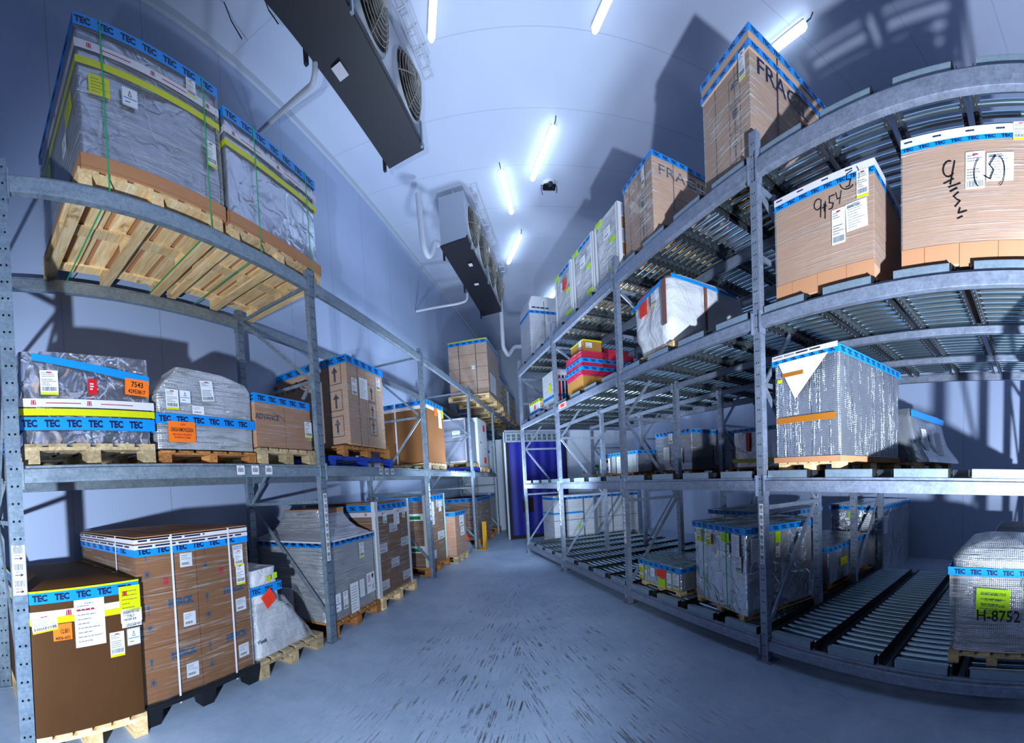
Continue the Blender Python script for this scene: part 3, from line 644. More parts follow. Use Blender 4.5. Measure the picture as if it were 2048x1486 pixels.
# ------------------------------------------------------------------ fan coolers (local x along aisle, -y faces the aisle)
def cooler(s0, s1, zb, zt, label, fans, labs):
    r = thing('evaporator_cooler', 'L', s0, -.52, zb, label, 'cooler'); L = s1 - s0; D = .52; H = zt - zb
    b = MB(); b.add([(0, 0, .05), (0, D, .0), (0, D, H), (0, 0, H), (L, 0, .05), (L, D, .0), (L, D, H), (L, 0, H)], [(0, 3, 2, 1), (4, 5, 6, 7), (0, 4, 7, 3), (1, 2, 6, 5), (3, 7, 6, 2)], 'coolW'); b.build('casing', r)
    MB().add([(-.01, -.02, .03), (L + .01, -.02, .03), (L + .01, D + .01, -.02), (-.01, D + .01, -.02), (-.01, -.02, .06), (L + .01, -.02, .06), (L + .01, D + .01, .02), (-.01, D + .01, .02)], [(3, 2, 1, 0), (4, 5, 6, 7), (0, 1, 5, 4), (1, 2, 6, 5), (2, 3, 7, 6), (3, 0, 4, 7)], 'coolD').build('drip_tray', r)
    MB().box(0, L, -.03, 0, .04, .1, 'coolD').build('tray_lip', r)
    for i in range(fans):
        x = L * (i + .5) / fans; rr = min(.39, H * .40); zc = H * .52
        fg = MB()
        for q in (.98, .88, .78, .68, .58, .48, .38, .28):
            y = -.17 + .13 * q * q; pts_ = [(x + rr * q * cos(2 * pi * j / 36), y, zc + rr * q * sin(2 * pi * j / 36)) for j in range(37)]
            fg.tube(pts_, .005, 'fan', 4)
        for j in range(6):
            a_ = pi * j / 3 + .3; fg.tube([(x + rr * q * cos(a_), -.178 + .13 * q * q, zc + rr * q * sin(a_)) for q in (.1, .4, .7, 1.0)], .006, 'fan', 4)
        fg.cyl((x, -.19, zc), (x, -.165, zc), rr * .18, 'fan', 16); g = fg.build('fan_guard', r)
        rg = MB(); n = 36
        for (ra, ya, rb, yb) in ((1.0, -.045, 1.06, 0), (1.06, 0, .96, 0), (.96, 0, .96, -.045), (.96, -.045, 1.0, -.045)):
            vs = [(x + rr * ra * cos(2 * pi * j / n), ya, zc + rr * ra * sin(2 * pi * j / n)) for j in range(n)] + [(x + rr * rb * cos(2 * pi * j / n), yb, zc + rr * rb * sin(2 * pi * j / n)) for j in range(n)]
            rg.add(vs, [(j, (j + 1) % n, n + (j + 1) % n, n + j) for j in range(n)], 'coolW', True)
        rg.cyl((x, -.001, zc), (x, -.004, zc), rr * .96, 'dark', 36); rg.build('fan_ring', r)
        bl = MB()
        for j in range(5):
            a_ = 2 * pi * j / 5 + i; c0, s0_ = cos(a_), sin(a_); c1, s1_ = cos(a_ + .55), sin(a_ + .55)
            bl.add([(x + rr * .15 * c0, -.03, zc + rr * .15 * s0_), (x + rr * .9 * c0, -.02, zc + rr * .9 * s0_), (x + rr * .9 * c1, -.07, zc + rr * .9 * s1_), (x + rr * .15 * c1, -.06, zc + rr * .15 * s1_)], [(0, 1, 2, 3), (3, 2, 1, 0)], 'blade')
        bl.cyl((x, -.08, zc), (x, -.01, zc), rr * .2, 'blade', 16); bl.build('fan_rotor', r)
    for x in (.25, L * .5, L - .12):
        MB().box(x, x + .04, -.05, -.02, -.02, .32, 'stop').build('hanger_bracket', r)
        MB().box(x, x + .04, D + .01, D + .05, -.12, .1, 'coolD').build('rear_bracket', r)
    b = MB()
    for zz in (H * .98, H * .985):
        pass
    b.tube([(.1, -.12, H - .02), (L - .05, -.12, H - .02), (L - .05, -.22, H + .0)], .008, 'pipe', 6); b.tube([(.1, -.24, H - .03), (L - .05, -.24, H - .03)], .008, 'pipe', 6)
    for i in range(int(L / .25)): b.box(.1 + i * .25, .115 + i * .25, -.24, -.12, H - .035, H - .02, 'pipe')
    b.build('cable_ladder', r)
    for x in (.15, L - .15): MB().cyl((x, D / 2, H), (x, D / 2, CEIL - zb), .015, 'pipe', 8).build('hanger_rod', r)
    for (x, y, a, c) in labs: MB().add([(x, y, -.028 + .0), (x, y + c, -.029), (x + a, y + c, -.029), (x + a, y, -.028)], [(0, 1, 2, 3)], 'wtape').build('paper_label', r)
    return r
c1 = cooler(1.55, 5.35, 6.2, 7.12, 'near dark-bottomed fan cooler unit hanging at the top left of the aisle', 4, [(2.2, .3, .18, .12)])
c2 = cooler(7.55, 11.0, 6.2, 7.15, 'far fan cooler unit with pale end panel, in the middle of the picture', 4, [(.75, .1, .12, .08), (1.6, .18, .1, .1)])
def pipe(pts_, r, label, name='drain_pipe'):
    # round the corners a little
    P = [Vector(p) for p in pts_]; out = [P[0]]
    for a_, b_, c_ in zip(P, P[1:], P[2:]):
        d0 = min((a_ - b_).length, (c_ - b_).length, .16) * .45; u, v = (a_ - b_).normalized() * d0, (c_ - b_).normalized() * d0
        out += [b_ + u, b_ + (u + v) * .3, b_ + v]
    out.append(P[-1]); o = MB().tube(out, r, 'pipe', 12).build(name); return tag(o, label, 'pipe')
WL = lambda *a: W('L', *a)
pipe([WL(3.6, .0, 6.25), WL(3.62, .03, 6.1), WL(3.66, .1, 6.06), WL(3.98, 1.28, 6.5)], .032, 'white drain pipe running from the near fan unit to the left wall')
pipe([WL(9.6, .05, 6.2), WL(9.6, .07, 6.02), WL(9.5, .3, 5.95), WL(9.2, 1.28, 5.86)], .03, 'thin white drain pipe from the far fan unit down to the left wall')
pipe([WL(7.55, .06, 6.26), WL(7.40, .08, 6.24), WL(7.36, .1, 6.05), WL(7.22, .16, 5.86), WL(7.08, .2, 6.05), WL(7.08, .24, 7.0)], .055, 'thick white pipe with a U-bend left of the far fan unit')
pipe([WL(11.6, -.42, CEIL), WL(11.6, -.42, 5.45), WL(11.8, -.52, 5.25), WL(12.1, -.68, 5.6), WL(12.3, -.85, 5.65)], .06, 'thick white pipe with a U-bend below the far end of the far fan unit')

# ------------------------------------------------------------------ racks
def ordn(i): return ['nearest', 'second', 'third', 'fourth', 'fifth', 'sixth', 'seventh'][i]
def rframe(side, s, t0, t1, h, wd, mat, sm, label, nodes, z0=0, group=None):
    r = thing('rack_upright', side, s, t0, z0, label, 'rack frame', group); D = t1 - t0
    for y in (-.04, D - .035):
        q = MB(); q.box(-wd / 2, wd / 2, y, y + .008, 0, h, mat); 
        q.box(-wd / 2, -wd / 2 + .006, y + .008, y + .056, 0, h, sm); q.box(wd / 2 - .006, wd / 2, y + .008, y + .056, 0, h, sm); q.box(-wd / 2 + .006, -wd / 2 + .022, y + .050, y + .056, 0, h, sm); q.box(wd / 2 - .022, wd / 2 - .006, y + .050, y + .056, 0, h, sm)
        p = q.build('post', r); MB().box(-wd / 2 - .04, wd / 2 + .04, y - .03, y + .1, 0, .008, sm).build('foot_plate', r)
    zz = nodes
    for a_, c_ in zip(zz, zz[1:]):
        ya, yc = (0.03, D - .04); 
        if a_[1]: ya, yc = yc, ya
        MB().bar((0, ya, a_[0]), (0, yc, c_[0]), .018, .034, sm).build('diagonal_brace', r)
        MB().bar((.02, .03, c_[0]), (.02, D - .04, c_[0]), .018, .034, sm).build('horizontal_brace', r)
    return r
def xbar(side, s0, s1, t, z0, z1, sm, label, group, dep=.045):
    es, et, a = axes(side); L = s1 - s0; r = thing('rack_crossbar', side, (s0 + s1) / 2, t, z0, label, 'rack beam', group); h = z1 - z0
    b = MB(); b.box(-L / 2, L / 2, -dep, 0, 0, h * .8, sm); b.box(-L / 2, L / 2, -dep * .55, 0, h * .8, h, sm)
    b.build('bar', r, bevel=.003)
    for x in (-L / 2, L / 2 - .012): MB().box(x, x + .012, -dep - .006, .01, -.04, h + .02, sm).build('end_connector', r)
    return r
LF = [.36, 3.2, 6.03, 8.86, 11.45]; PL, PR = .092, .067
for i, s in enumerate(LF):
    rframe('L', s, 0, 1.08, 3.75, PL, 'postL', 'steelL', 'perforated rack frame of the left-hand rack, %s from the camera' % ordn(i), [(.28, 0), (1.42, 1), (2.65, 0), (3.62, 1)])
for i, s in enumerate((14.2, 17.0)):
    rframe('L', s, 0, 1.08, .91, PL, 'postL', 'steelL', ['short rack frame standing above the door, nearer one', 'short rack frame standing above the door, at the far wall'][i], [(.1, 0), (.6, 1)], z0=2.84)
for k, (z0, z1, nm) in enumerate(((1.675, 1.785, 'middle'), (3.53, 3.66, 'top'))):
    bays = list(zip(LF, LF[1:])) + ([(11.45, 14.2), (14.2, 17.0)] if k else [])
    for i, (a_, c_) in enumerate(bays):
        for t_, nt in ((-.0, 'front'), (1.09, 'rear')):
            o = xbar('L', a_ + PL / 2, c_ - PL / 2, t_ if t_ else .0, z0, z1, 'steelL', '%s galvanised beam of the left rack, %s level, %s bay' % (nt, nm, ordn(i)), 'left rack beams')
            if k == 0 and t_ == 0:      # location stickers on the beam
                for j in range(3):
                    f = Face((.28 + j * .16 if i == 0 else -.25 + j * .16, -.0458, .02), (1, 0, 0), (0, 0, 1)); d = Draw(f); d.slab(0, 0, .08, .075, 'paper'); d.bars(.01, .02, .06, .035, seed=j, n=10); d.text(.02, .06, .009, 'N-70', 'navy'); d.build('location_label', o)
# long barcode strips on the posts
def strip(side, s, z0, z1, wd, n, label):
    es, et, a = axes(side); o = thing('barcode_strip', side, s, -.0412, z0, label, 'barcode label', 'barcode strips on the rack posts')
    d = Draw(Face((-wd / 2, 0, 0), (1, 0, 0), (0, 0, 1))); d.slab(0, 0, wd, z1 - z0, 'paper'); st = (z1 - z0) / n; 
    for i in range(n):
        d.bars(wd * .12, i * st + st * .5, wd * .76, st * .38, n=14, seed=i); d.text(wd * .2, i * st + st * .34, st * .09, 'NIVEL %d' % (i % 4 + 1), 'navy', w=wd * .6)
        d.line([(wd * .2, i * st + st * .2), (wd * .75, i * st + st * .2)], st * .05, 'navy'); d.line([(wd * .6, i * st + st * .27), (wd * .78, i * st + st * .2), (wd * .6, i * st + st * .13)], st * .05, 'navy')
    if n == 3: d.text(wd * .2, (z1 - z0) * .955, .014, 'N-700', 'navy')
    d.build('printed_label', o)
strip('L', .36, 1.00, 1.30, .082, 3, 'white barcode strip with arrows on the nearest left rack post')
strip('L', 3.2, .82, 1.50, .055, 7, 'long white barcode strip on the second left rack post')
strip('L', 6.03, .95, 1.55, .05, 6, 'white barcode strip on the third left rack post')
strip('R', 1.93, .78, 1.25, .038, 6, 'white barcode strip on the nearest visible right rack post')
strip('R', 3.95, .72, 1.25, .035, 6, 'white barcode strip on the second visible right rack post')
strip('R', 5.96, .75, 1.3, .034, 6, 'white barcode strip on the third visible right rack post')

RF = [-.12, 1.93, 3.95, 5.96, 7.93]; RZ = [(.10, .19), (1.35, 1.45), (2.57, 2.67), (3.655, 3.79)]; TR = [0, .8, 1.6, 2.4]
for i, s in enumerate(RF):
    for j, (a_, c_) in enumerate(((0, .8), (1.6, 2.4))):
        rframe('R', s, a_, c_, 3.98, PR, 'postR', 'steelR', '%s perforated frame of the right-hand rack, %s from the camera' % (['front', 'rear'][j], ordn(i)), [(.28, 0), (1.22, 1), (2.16, 0), (3.1, 1), (3.6, 0)])
LV = ['floor', 'second', 'third', 'top']
for k, (z0, z1) in enumerate(RZ):
    for i, (a_, c_) in enumerate(zip(RF, RF[1:])):
        for j, t_ in enumerate(TR):
            xbar('R', a_ + PR / 2, c_ - PR / 2, t_, z0, z1 if j in (0, 3) else z1 - .03, 'steelR', '%s galvanised beam of the right rack, %s level, %s bay' % (['front', 'second-row', 'third-row', 'rear'][j], LV[k], ordn(i)), 'right rack beams', dep=.05)
# roller lanes
def lane_proto():
    r = link('roller_lane', None); LW = .40
    for x in (-LW / 2, LW / 2):
        q = MB(); sg = 1 if x > 0 else -1
        q.box(min(x, x + sg * .004), max(x, x + sg * .004), .01, 2.36, -.03, .05, 'rail'); q.box(min(x, x + sg * .03), max(x, x + sg * .03), .01, 2.36, -.034, -.03, 'rail')
        for i in range(38): q.cyl((x + sg * .012, .05 + i * .061, -.035), (x + sg * .012, .05 + i * .061, -.0395), .0055, 'bolt', 6)
        q.build('side_rail', r)
    st = MB(); st.box(-.18, .18, -.015, -.006, .0, .055, 'stop'); st.box(-.18, .18, -.015, .02, .052, .056, 'stop'); st.box(.178, .186, -.02, .03, -.0, .055, 'dark'); st.build('end_stop', r, bevel=.001)
    rm = MB().cyl((-LW / 2 + .012, 0, 0), (LW / 2 - .012, 0, 0), .019, 'roller', 12).cyl((-LW / 2 - .002, 0, 0), (LW / 2 + .002, 0, 0), .007, 'bolt', 6).mesh('roller')
    for i in range(28):
        o = bpy.data.objects.new('roller', rm); COL.objects.link(o); o.parent = r; o.location = (0, .07 + i * .083, .02)
    return r
lp = None
for k, (z0, z1) in enumerate(RZ):
    for i in range(4):
        for j in range(4):
            s = RF[i + 1] - .235 - j * .503; o = lane_proto() if lp is None else copy_tree(lp); lp = lp or o
            o.location = W('R', s, 0, z1); o.rotation_euler = (0, 0, ROT['R'])
            tag(o, 'lane of zinc rollers, %s level, %s bay, %s from the camera in its bay' % (LV[k], ordn(i), ['fourth', 'third', 'second', 'nearest'][j]), 'roller conveyor', 'roller lanes of the right rack')
# the orange stripe label on the third-level beam
o = thing('warning_label', 'R', 5.62, -.0516, 2.585, 'orange and white warning label on the front beam of the third level, right rack', 'label')
d = Draw(Face((-.15, 0, 0), (1, 0, 0), (0, 0, 1))); d.slab(0, 0, .3, .075, 'paper')
for x in (.01, .05, .23, .27): d.poly([(x, .005), (x + .02, .005), (x + .03, .07), (x + .01, .07)], 'redo')
d.rect(.08, .01, .14, .055, 'redo'); d.build('printed_label', o)
# yellow post guard
o = thing('post_guard', 'L', 8.86, -.16, 0, 'yellow steel post guard at the fourth left rack post', 'post guard')
b = MB(); b.box(.02, .03, -.1, .0, 0, .62, 'yelO'); b.add([(.02, -.1, 0), (.02, -.1, .32), (-.22, -.1, 0), (.02, -.09, 0), (.02, -.09, .32), (-.22, -.09, 0)], [(0, 2, 1), (3, 4, 5), (0, 1, 4, 3), (1, 2, 5, 4), (0, 3, 5, 2)], 'yelO'); b.box(-.24, .05, -.12, .14, 0, .008, 'yelO'); b.build('guard_plate', o)

# ================================================================== loads, left rack, top level
def fill_white_tape(L, z, th=.06, pitch=.5, kinds=None):
    return L.tape(z, th, 'wtape', txt='LOGO', off=L.e + .001, pitch=pitch)

pallet('L', .90, 2.12, 0, 1.08, 3.66, 'pale wooden pallet under the nearest foil carton on the top left beams', 'woodY', nd=6)
pallet('L', 2.20, 3.42, 0, 1.05, 3.66, 'pale wooden pallet under the second foil carton on the top left beams', 'woodY', nd=6)
def foilbox(s0, s1, t0, d, h, lab):
    L = Load('L', s0, s1, t0, d, 3.81, h, 'foil_wrapped_carton', lab, 'carton', 'soft', 'foilW', 'foil_wrap', amp=.03, fr=2.6, seed=s0)
    tr = MB(); e = .012; w = L.w / 2 + e
    tr.box(-w, w, -e, -e + .005, -.02, .09, 'card'); tr.box(-w, -w + .005, -e, d, -.02, .09, 'card'); tr.box(w - .005, w, -e, d, -.02, .09, 'card'); tr.box(-w, w, -e, d + e, -.003, .0, 'card'); tr.build('cardboard_tray', L.root)
    return L
L = foilbox(.93, 2.14, .0, 1.12, 1.08, 'nearest silver foil carton on the top left level with yellow band and two green straps')
L.tape(1.0, .085, seed=2); L.tape(.73, .05, 'yel', None); fill_white_tape(L, .84, .06, .5)
L.lab('F', .08, .53, .16, .14, 'yelp', seed=4); L.lab('F', .33, .53, .13, .14, 'haz'); L.lab('F', 1.06, .38, .1, .2, 'ship', seed=8); L.lab('F', .90, .86, .09, .14, 'ship', seed=9)
L.lab('S', .86, .5, .16, .14, 'yelp', rot=.1); L.lab('S', .75, .36, .1, .14, 'haz'); L.lab('S', .25, .55, .14, .14, 'yelp')
L.strap(.19, under=-.15); L.strap(1.06, under=-.15); L.film('film', .0)
L = foilbox(2.20, 3.42, .0, 1.05, .97, 'second silver foil carton on the top left level, with yellow band, farther from the camera')
L.tape(.89, .085, seed=5); L.tape(.65, .05, 'yel', None); fill_white_tape(L, .76, .055, .55); L.strap(.34, under=-.15); L.strap(1.06, under=-.15)

# far stacks on the top left level
def stack(side, s0, s1, t0, d, z0, h, nx, ny, nz, mat, lab, group, name='stacked_carton', front=None, gap=.004, bands=None, cat='carton'):
    w = (s1 - s0) / nx; dd = d / ny; hh = h / nz; me = None; rows = {1: ['only'], 2: ['bottom', 'top'], 3: ['bottom', 'middle', 'top'], 4: ['bottom', 'lower middle', 'upper middle', 'top'], 5: ['bottom', 'second', 'middle', 'fourth', 'top'], 6: ['bottom', 'second', 'third', 'fourth', 'fifth', 'top']}[nz]
    cols = {1: [''], 2: ['near ', 'far '], 3: ['near ', 'central ', 'far ']}[nx]
    for k in range(nz):
        for j in range(ny):
            for i in range(nx):
                fr = j == 0 and front is not None
                if me is None:
                    b = MB(); b.box(-w / 2 + gap, w / 2 - gap, gap, dd - gap, 0, hh - gap * .7, mat); b.box(-w / 2 + gap, w / 2 - gap, dd / 2 - .02, dd / 2 + .02, hh - gap * .7, hh - gap * .7 + .0006, 'wtape'); me = b.mesh('carton_body')
                lb = ('%s%s row %s' % (cols[i], rows[k], lab)).replace('in the ', 'of the ') if j == 0 else 'rear %s' % lab
                if fr:
                    r = thing(name, side, s0 + w * (i + .5), t0 + dd * j, z0 + hh * k, lb, cat, group)
                    o = bpy.data.objects.new('carton_body', me); COL.objects.link(o); o.parent = r; o.modifiers.new('bevel', 'BEVEL').width = .004
                    F_ = faces(w - 2 * gap, dd, hh); F_['F'] = Face((-w / 2 + gap, gap, 0), (1, 0, 0), (0, 0, 1)); front(r, F_, w - 2 * gap, dd, hh, i, k)
                else:
                    o = link(name, me, loc=W(side, s0 + w * (i + .5), t0 + dd * j, z0 + hh * k), rot=ROT[side], label=lb, cat=cat, group=group)
def wrap(side, s0, s1, t0, d, z0, h, label, e=.008):
    L = Load(side, s0, s1, t0, d, z0, h, 'stretch_wrap', label, 'plastic wrap', body=None); L.e = e; return L
pallet('L', 9.95, 11.95, -.28, 1.1, 3.66, 'wooden pallet under the tall carton stack on the far top left beams', 'woodY', nd=9)
L = Load('L', 10.1, 11.6, -.25, 1.05, 3.81, 1.45, 'wrapped_carton_stack', 'tall pale carton load with blue and yellow tape, far end of the top left level', 'carton', 'carton', 'cardL')
L.tape(1.33, .085, pitch=.17); L.tape(1.41, .03, 'yel', None); L.film('film', 0)
d = L.draw('N', .003)
for z_ in (.36, .72, 1.06): d.rect(0, z_, 1.05, .008, 'cardD')
for x_ in (.28, .74): d.rect(x_, 0, .014, 1.45, 'dark')
d.rect(.62, .68, .09, .09, 'paper'); d.build('print', L.root)
L.lab('F', .2, .1, .7, .5, 'sheet')
def deco_far(r, F_, w, d_, h, i, k):
    d = Draw(F_['F'].sub(0, 0, .001)); d.rect(w * .3, h * .25, w * .35, h * .4, 'paper'); d.build('paper_label', r)
pallet('L', 12.1, 13.6, -.15, 1.05, 3.66, 'wooden pallet under the white-topped carton stack above the door', 'woodY')
stack('L', 12.15, 13.5, -.12, 1.0, 3.81, 1.05, 2, 1, 6, 'cardL', 'carton of the narrow stack behind the tall pale load', 'cartons in the narrow far stacks', 'stacked_carton', deco_far)
L = wrap('L', 12.15, 13.5, -.12, 1.0, 3.81, 1.05, 'film and tape around the first narrow stack on the far top left level'); L.film('filmH'); L.posts(); L.tape(.97, .08); L.tape(.62, .06, 'yel', None)
pallet('L', 14.0, 15.6, -.1, 1.05, 3.66, 'wooden pallet under the last small carton stack above the door', 'woodY')
stack('L', 14.1, 15.5, -.08, 1.0, 3.81, .92, 2, 1, 5, 'cardL', 'carton of the last small stack above the door', 'cartons in the last far stack', 'stacked_carton', deco_far)
L = wrap('L', 14.1, 15.5, -.08, 1.0, 3.81, .92, 'film and tape around the last small stack on the far top left level'); L.film('filmH'); L.posts(); L.tape(.84, .08); L.tape(.45, .06, 'yel', None)
pallet('L', 15.8, 16.9, -.08, 1.0, 3.66, 'empty wooden pallet at the very end of the top left level', 'woodY')

# ================================================================== left rack, middle level (beam top 1.785)
ZM = 1.785
pallet('L', .44, 1.37, .02, 1.05, ZM, 'wooden pallet under the nearest silver carton on the middle left level', 'woodG')
L = Load('L', .42, 1.38, .04, 1.0, 1.92, .62, 'foil_wrapped_carton', 'silver foil carton with orange 7543 label and blue tape, nearest on the middle left level', 'carton', 'soft', 'foilB', 'foil_wrap', amp=.035, fr=3.2, seed=4,
         secs=[(0, -.47, .47, .0, 1, .02), (.3, -.48, .48, 0, 1, .02), (.62, -.475, .485, .0, .98, .02)])
L.tape(.10, .085, pitch=.15, seed=1); L.tape(.195, .045, 'yel', None, off=.008); fill_white_tape(L, .25, .055, .38)
d = L.draw('F', .008); d.poly([(.10, .555), (.94, .43), (.94, .49), (.10, .60)], 'blue'); d.build('blue_tape', L.root)
L.lab('F', .15, .33, .12, .16, 'ship', seed=3); L.lab('F', .475, .34, .065, .105, 'red')
L.lab('F', .745, .355, .185, .115, 'orange', rot=-.06, txt=[(.25, .5, .34, '7543', 'black', .5), (.12, .1, .26, '42953817', 'black', .72)])
pallet('L', 1.42, 2.34, .02, 1.02, ZM, 'wooden pallet under the bubble foil house-shaped load', 'woodO', h=.10)
L = Load('L', 1.41, 2.36, .04, .95, 1.90, .66, 'bubble_foil_load', 'silver bubble foil load with slanting top and orange CARGA INMOVILIZADA label', 'wrapped load', 'soft', 'bubX', 'bubble_foil', amp=.02, fr=3, seed=6,
         secs=[(0, -.475, .48, 0, .95, .03), (.42, -.47, .47, 0, .95, .03), (.50, -.40, .47, .0, .92, .03), (.56, -.33, .43, .005, .85, .03), (.61, -.28, .2, .01, .75, .03), (.63, -.27, -.18, .02, .7, .03)])
L.tape(.185, .075, pitch=.15, seed=3)
L.lab('F', .08, .29, .11, .15, 'ship', seed=5); L.lab('F', .41, .375, .12, .16, 'ship0', seed=6, rot=.1); L.lab('F', .31, .27, .11, .065, 'note'); L.lab('F', .2, .345, .1, .1, 'haz')
L.lab('F', .085, .05, .24, .155, 'orange', txt=[(.08, .5, .2, 'CARGA INMOVILIZADA', 'black', .84), (.15, .32, .09, 'MERCANCIA PENDIENTE', 'redi', .7), (.2, .18, .09, 'NO MANIPULAR LA MISMA', 'redi', .6), (.44, .8, .1, 'AVISO', 'redi', .2)])
pallet('L', 2.37, 3.14, .0, 1.05, ZM, 'grey wooden pallet under the low brown carton beside the second left post', 'woodG')
L = Load('L', 2.38, 3.14, .04, .95, 1.94, .48, 'wrapped_carton', 'low brown film-wrapped carton with dark lettering, beside the second left post, middle level', 'carton', 'carton', 'card')
L.tape(.40, .075, pitch=.14, seed=4); L.film('film', .0, .4)
d = L.draw('F'); d.text(-.0, .25, .05, 'ADVANCE', 'navy', w=.3, bold=.03); d.arc(.1, .24, .28, .2, 1.2, .006, 'navy', 8, .09); d.rect(.375, 0, .006, .48, 'cardD'); d.build('print', L.root)
L.lab('F', .66, .12, .11, .16, 'ship', seed=7)
pallet('L', 3.46, 4.92, .04, 1.2, ZM, 'blue and wooden pallet under the tall FRAGIL carton', 'plB', h=.12, nd=5)
pallet('L', 3.75, 4.88, .06, 1.2, ZM + .121, 'orange wooden pallet on the blue one under the tall FRAGIL carton', 'woodO', h=.13)
def fragil_side(L, fk, x, z, h, w, sep=None):
    d = L.draw(fk); d.text(x, z, h, 'FRAGIL', 'navy', w=w, bold=.0); return d
L = Load('L', 3.97, 4.86, .10, 1.12, 2.055, 1.08, 'tall_carton', 'tall brown FRAGIL carton wrapped in film on the middle left level, behind the second post', 'carton', 'carton', 'cardL')
L.tape(.98, .095, pitch=.165, seed=2, off=.012); L.film('film', .02)
d = L.draw('S'); d.text(.08, .80, .12, 'FRAGIL', 'navy', w=.62, bold=.01)
for z_ in (.75, .43, .12): icon_arrow(d, .86, z_, .18, .24)
d.build('print', L.root)
d = L.draw('F')
for z_ in (.60, .30, .05): icon_arrow(d, .48, z_ * .8 + .12, .19, .22)
d.rect(.24, 0, .012, .97, 'navy'); d.rect(.42, 0, .006, .97, 'navy'); d.build('print', L.root)
L.lab('F', .09, .62, .12, .2, 'ship0', seed=3); L.lab('F', .27, .6, .2, .26, 'sheet'); L.lab('F', .7, .77, .12, .18, 'ship', seed=5)
L.lab('S', .5, .80, .17, .12, 'orange', seed=4)
pallet('L', 6.3, 7.2, .04, 1.0, ZM, 'wooden pallet under the plain brown carton', 'woodG', h=.13)
L = Load('L', 6.35, 7.2, .05, .95, 1.925, 1.07, 'plain_carton', 'plain brown carton with white vertical strap beside the third left post, middle level', 'carton', 'carton', 'cardM')
L.tape(1.0, .07, pitch=.15); L.tape(.93, .06, 'wtape', None); L.strap(.6, 'strap', .03, fk='N')
L.lab('F', .35, .85, .16, .14, 'orange'); L.lab('F', .55, .65, .17, .28, 'sheet'); L.lab('F', .7, .86, .14, .14, 'yelp')
pallet('L', 8.98, 9.88, .05, 1.0, ZM, 'blue plastic pallet under the grey panelled case', 'plB', h=.12, plastic=True)
pallet('L', 9.05, 9.85, .08, .95, ZM + .121, 'wooden pallet on the blue plastic one under the grey case', 'woodG', h=.12)
L = Load('L', 9.0, 9.85, .12, .85, 2.03, 1.05, 'grey_case', 'grey panelled transport case on a wooden and blue pallet, far middle left level', 'case', 'carton', 'grey', 'case_body')
L.lab('S', .5, .6, .2, .16, 'note'); d = L.draw('S'); 
d.line([(.03, .02), (.82, .02), (.82, 1.02), (.03, 1.02), (.03, .02)], .03, 'wtape'); d.rect(0, .5, .85, .012, 'grayi'); d.build('edge_strip', L.root); L.lab('S', .08, .35, .12, .28, 'redo')
L = Load('L', 8.2, 8.5, .5, .4, 1.79, .98, 'drum_load', 'narrow blue wrapped load with orange label between brown carton and grey case', 'wrapped load', 'soft', 'plB', 'wrap_body'); L.lab('S', .05, .45, .28, .3, 'redo'); L.lab('S', .08, .8, .2, .15, 'note')
pallet('L', 9.95, 10.95, .04, .9, ZM, 'wooden pallet under the tall white box with orange labels', 'woodY')
L = Load('L', 9.95, 10.95, .08, .8, 1.93, 1.28, 'white_case', 'tall white box with two orange labels, far middle left level', 'case', 'carton', 'whiteQ', 'case_body')
L.lab('F', .55, .98, .22, .16, 'redo'); L.lab('F', .55, .12, .22, .16, 'redo'); L.lab('F', .15, .6, .15, .4, 'ship0'); L.lab('F', .7, .45, .12, .3, 'note')
L.lab('S', .3, .8, .15, .12, 'redo')
pallet('L', 10.98, 11.39, .08, .9, ZM, 'blue pallet under the last foil load on the middle left level', 'plB', h=.12, plastic=True)
L = Load('L', 10.99, 11.39, .12, .85, 1.92, .86, 'foil_load', 'crumpled foil load with blue tape at the far end of the middle left level', 'wrapped load', 'soft', 'foilS', 'foil_wrap', amp=.04); L.tape(.45, .08); L.tape(.8, .04)

# ================================================================== left rack, floor
pallet('L', .415, 1.145, -.05, 1.2, 0, 'wooden pallet under the big dark brown carton in the lower left corner', 'woodY')
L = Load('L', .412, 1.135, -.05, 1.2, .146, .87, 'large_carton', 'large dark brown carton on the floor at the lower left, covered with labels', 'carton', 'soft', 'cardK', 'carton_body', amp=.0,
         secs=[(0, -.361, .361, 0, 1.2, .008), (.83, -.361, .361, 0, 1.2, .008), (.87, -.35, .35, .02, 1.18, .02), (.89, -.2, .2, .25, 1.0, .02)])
L.e = .003; L.tape(.79, .07, pitch=.14, x=0, seed=6); L.tape(.70, .045, 'wtape', None, off=.003); L.tape(.665, .04, 'yel', None, off=.005); L.tape(.858, .012, 'yel', None, off=.004)
d = L.draw('F', .0065); logo(d, .22, .706, .034); d.lines(.29, .715, .2, .02, 1, 'redi', 3, .6); d.build('printed_logo', L.root)
for t_ in (.35, .75): 
    b = MB(); b.box(-.35, .35, t_, t_ + .03, .862 + (t_ > 0) * .0, .872, 'wtape'); b.build('top_tape', L.root)
L.lab('F', .01, .615, .16, .1, 'ship', rot=.1, seed=2); L.lab('F', .135, .56, .12, .1, 'orange', txt=[(.4, .4, .28, '12.801', 'black', .45), (.1, .05, .2, '4006-602', 'black', .8)])
L.lab('F', .275, .50, .2, .29, 'sheet', seed=4, txt=[(.35, .9, .035, 'Pedro', 'black', .3)])
f = L.lab('F', .58, .67, .15, .165, 'yelp', seed=5); L.lab('F', .585, .60, .15, .085, 'note', txt=[(.1, .66, .2, 'Country of origin', 'black', .8), (.3, .38, .2, 'ITALY', 'black', .35)]); L.lab('F', .59, .57, .14, .03, 'note', txt=[(.25, .25, .5, 'DATA LOGGER INSIDE', 'black', .7)])
d = L.draw('F', .011); logo(d, .6, .775, .03); d.build('printed_logo', L.root)
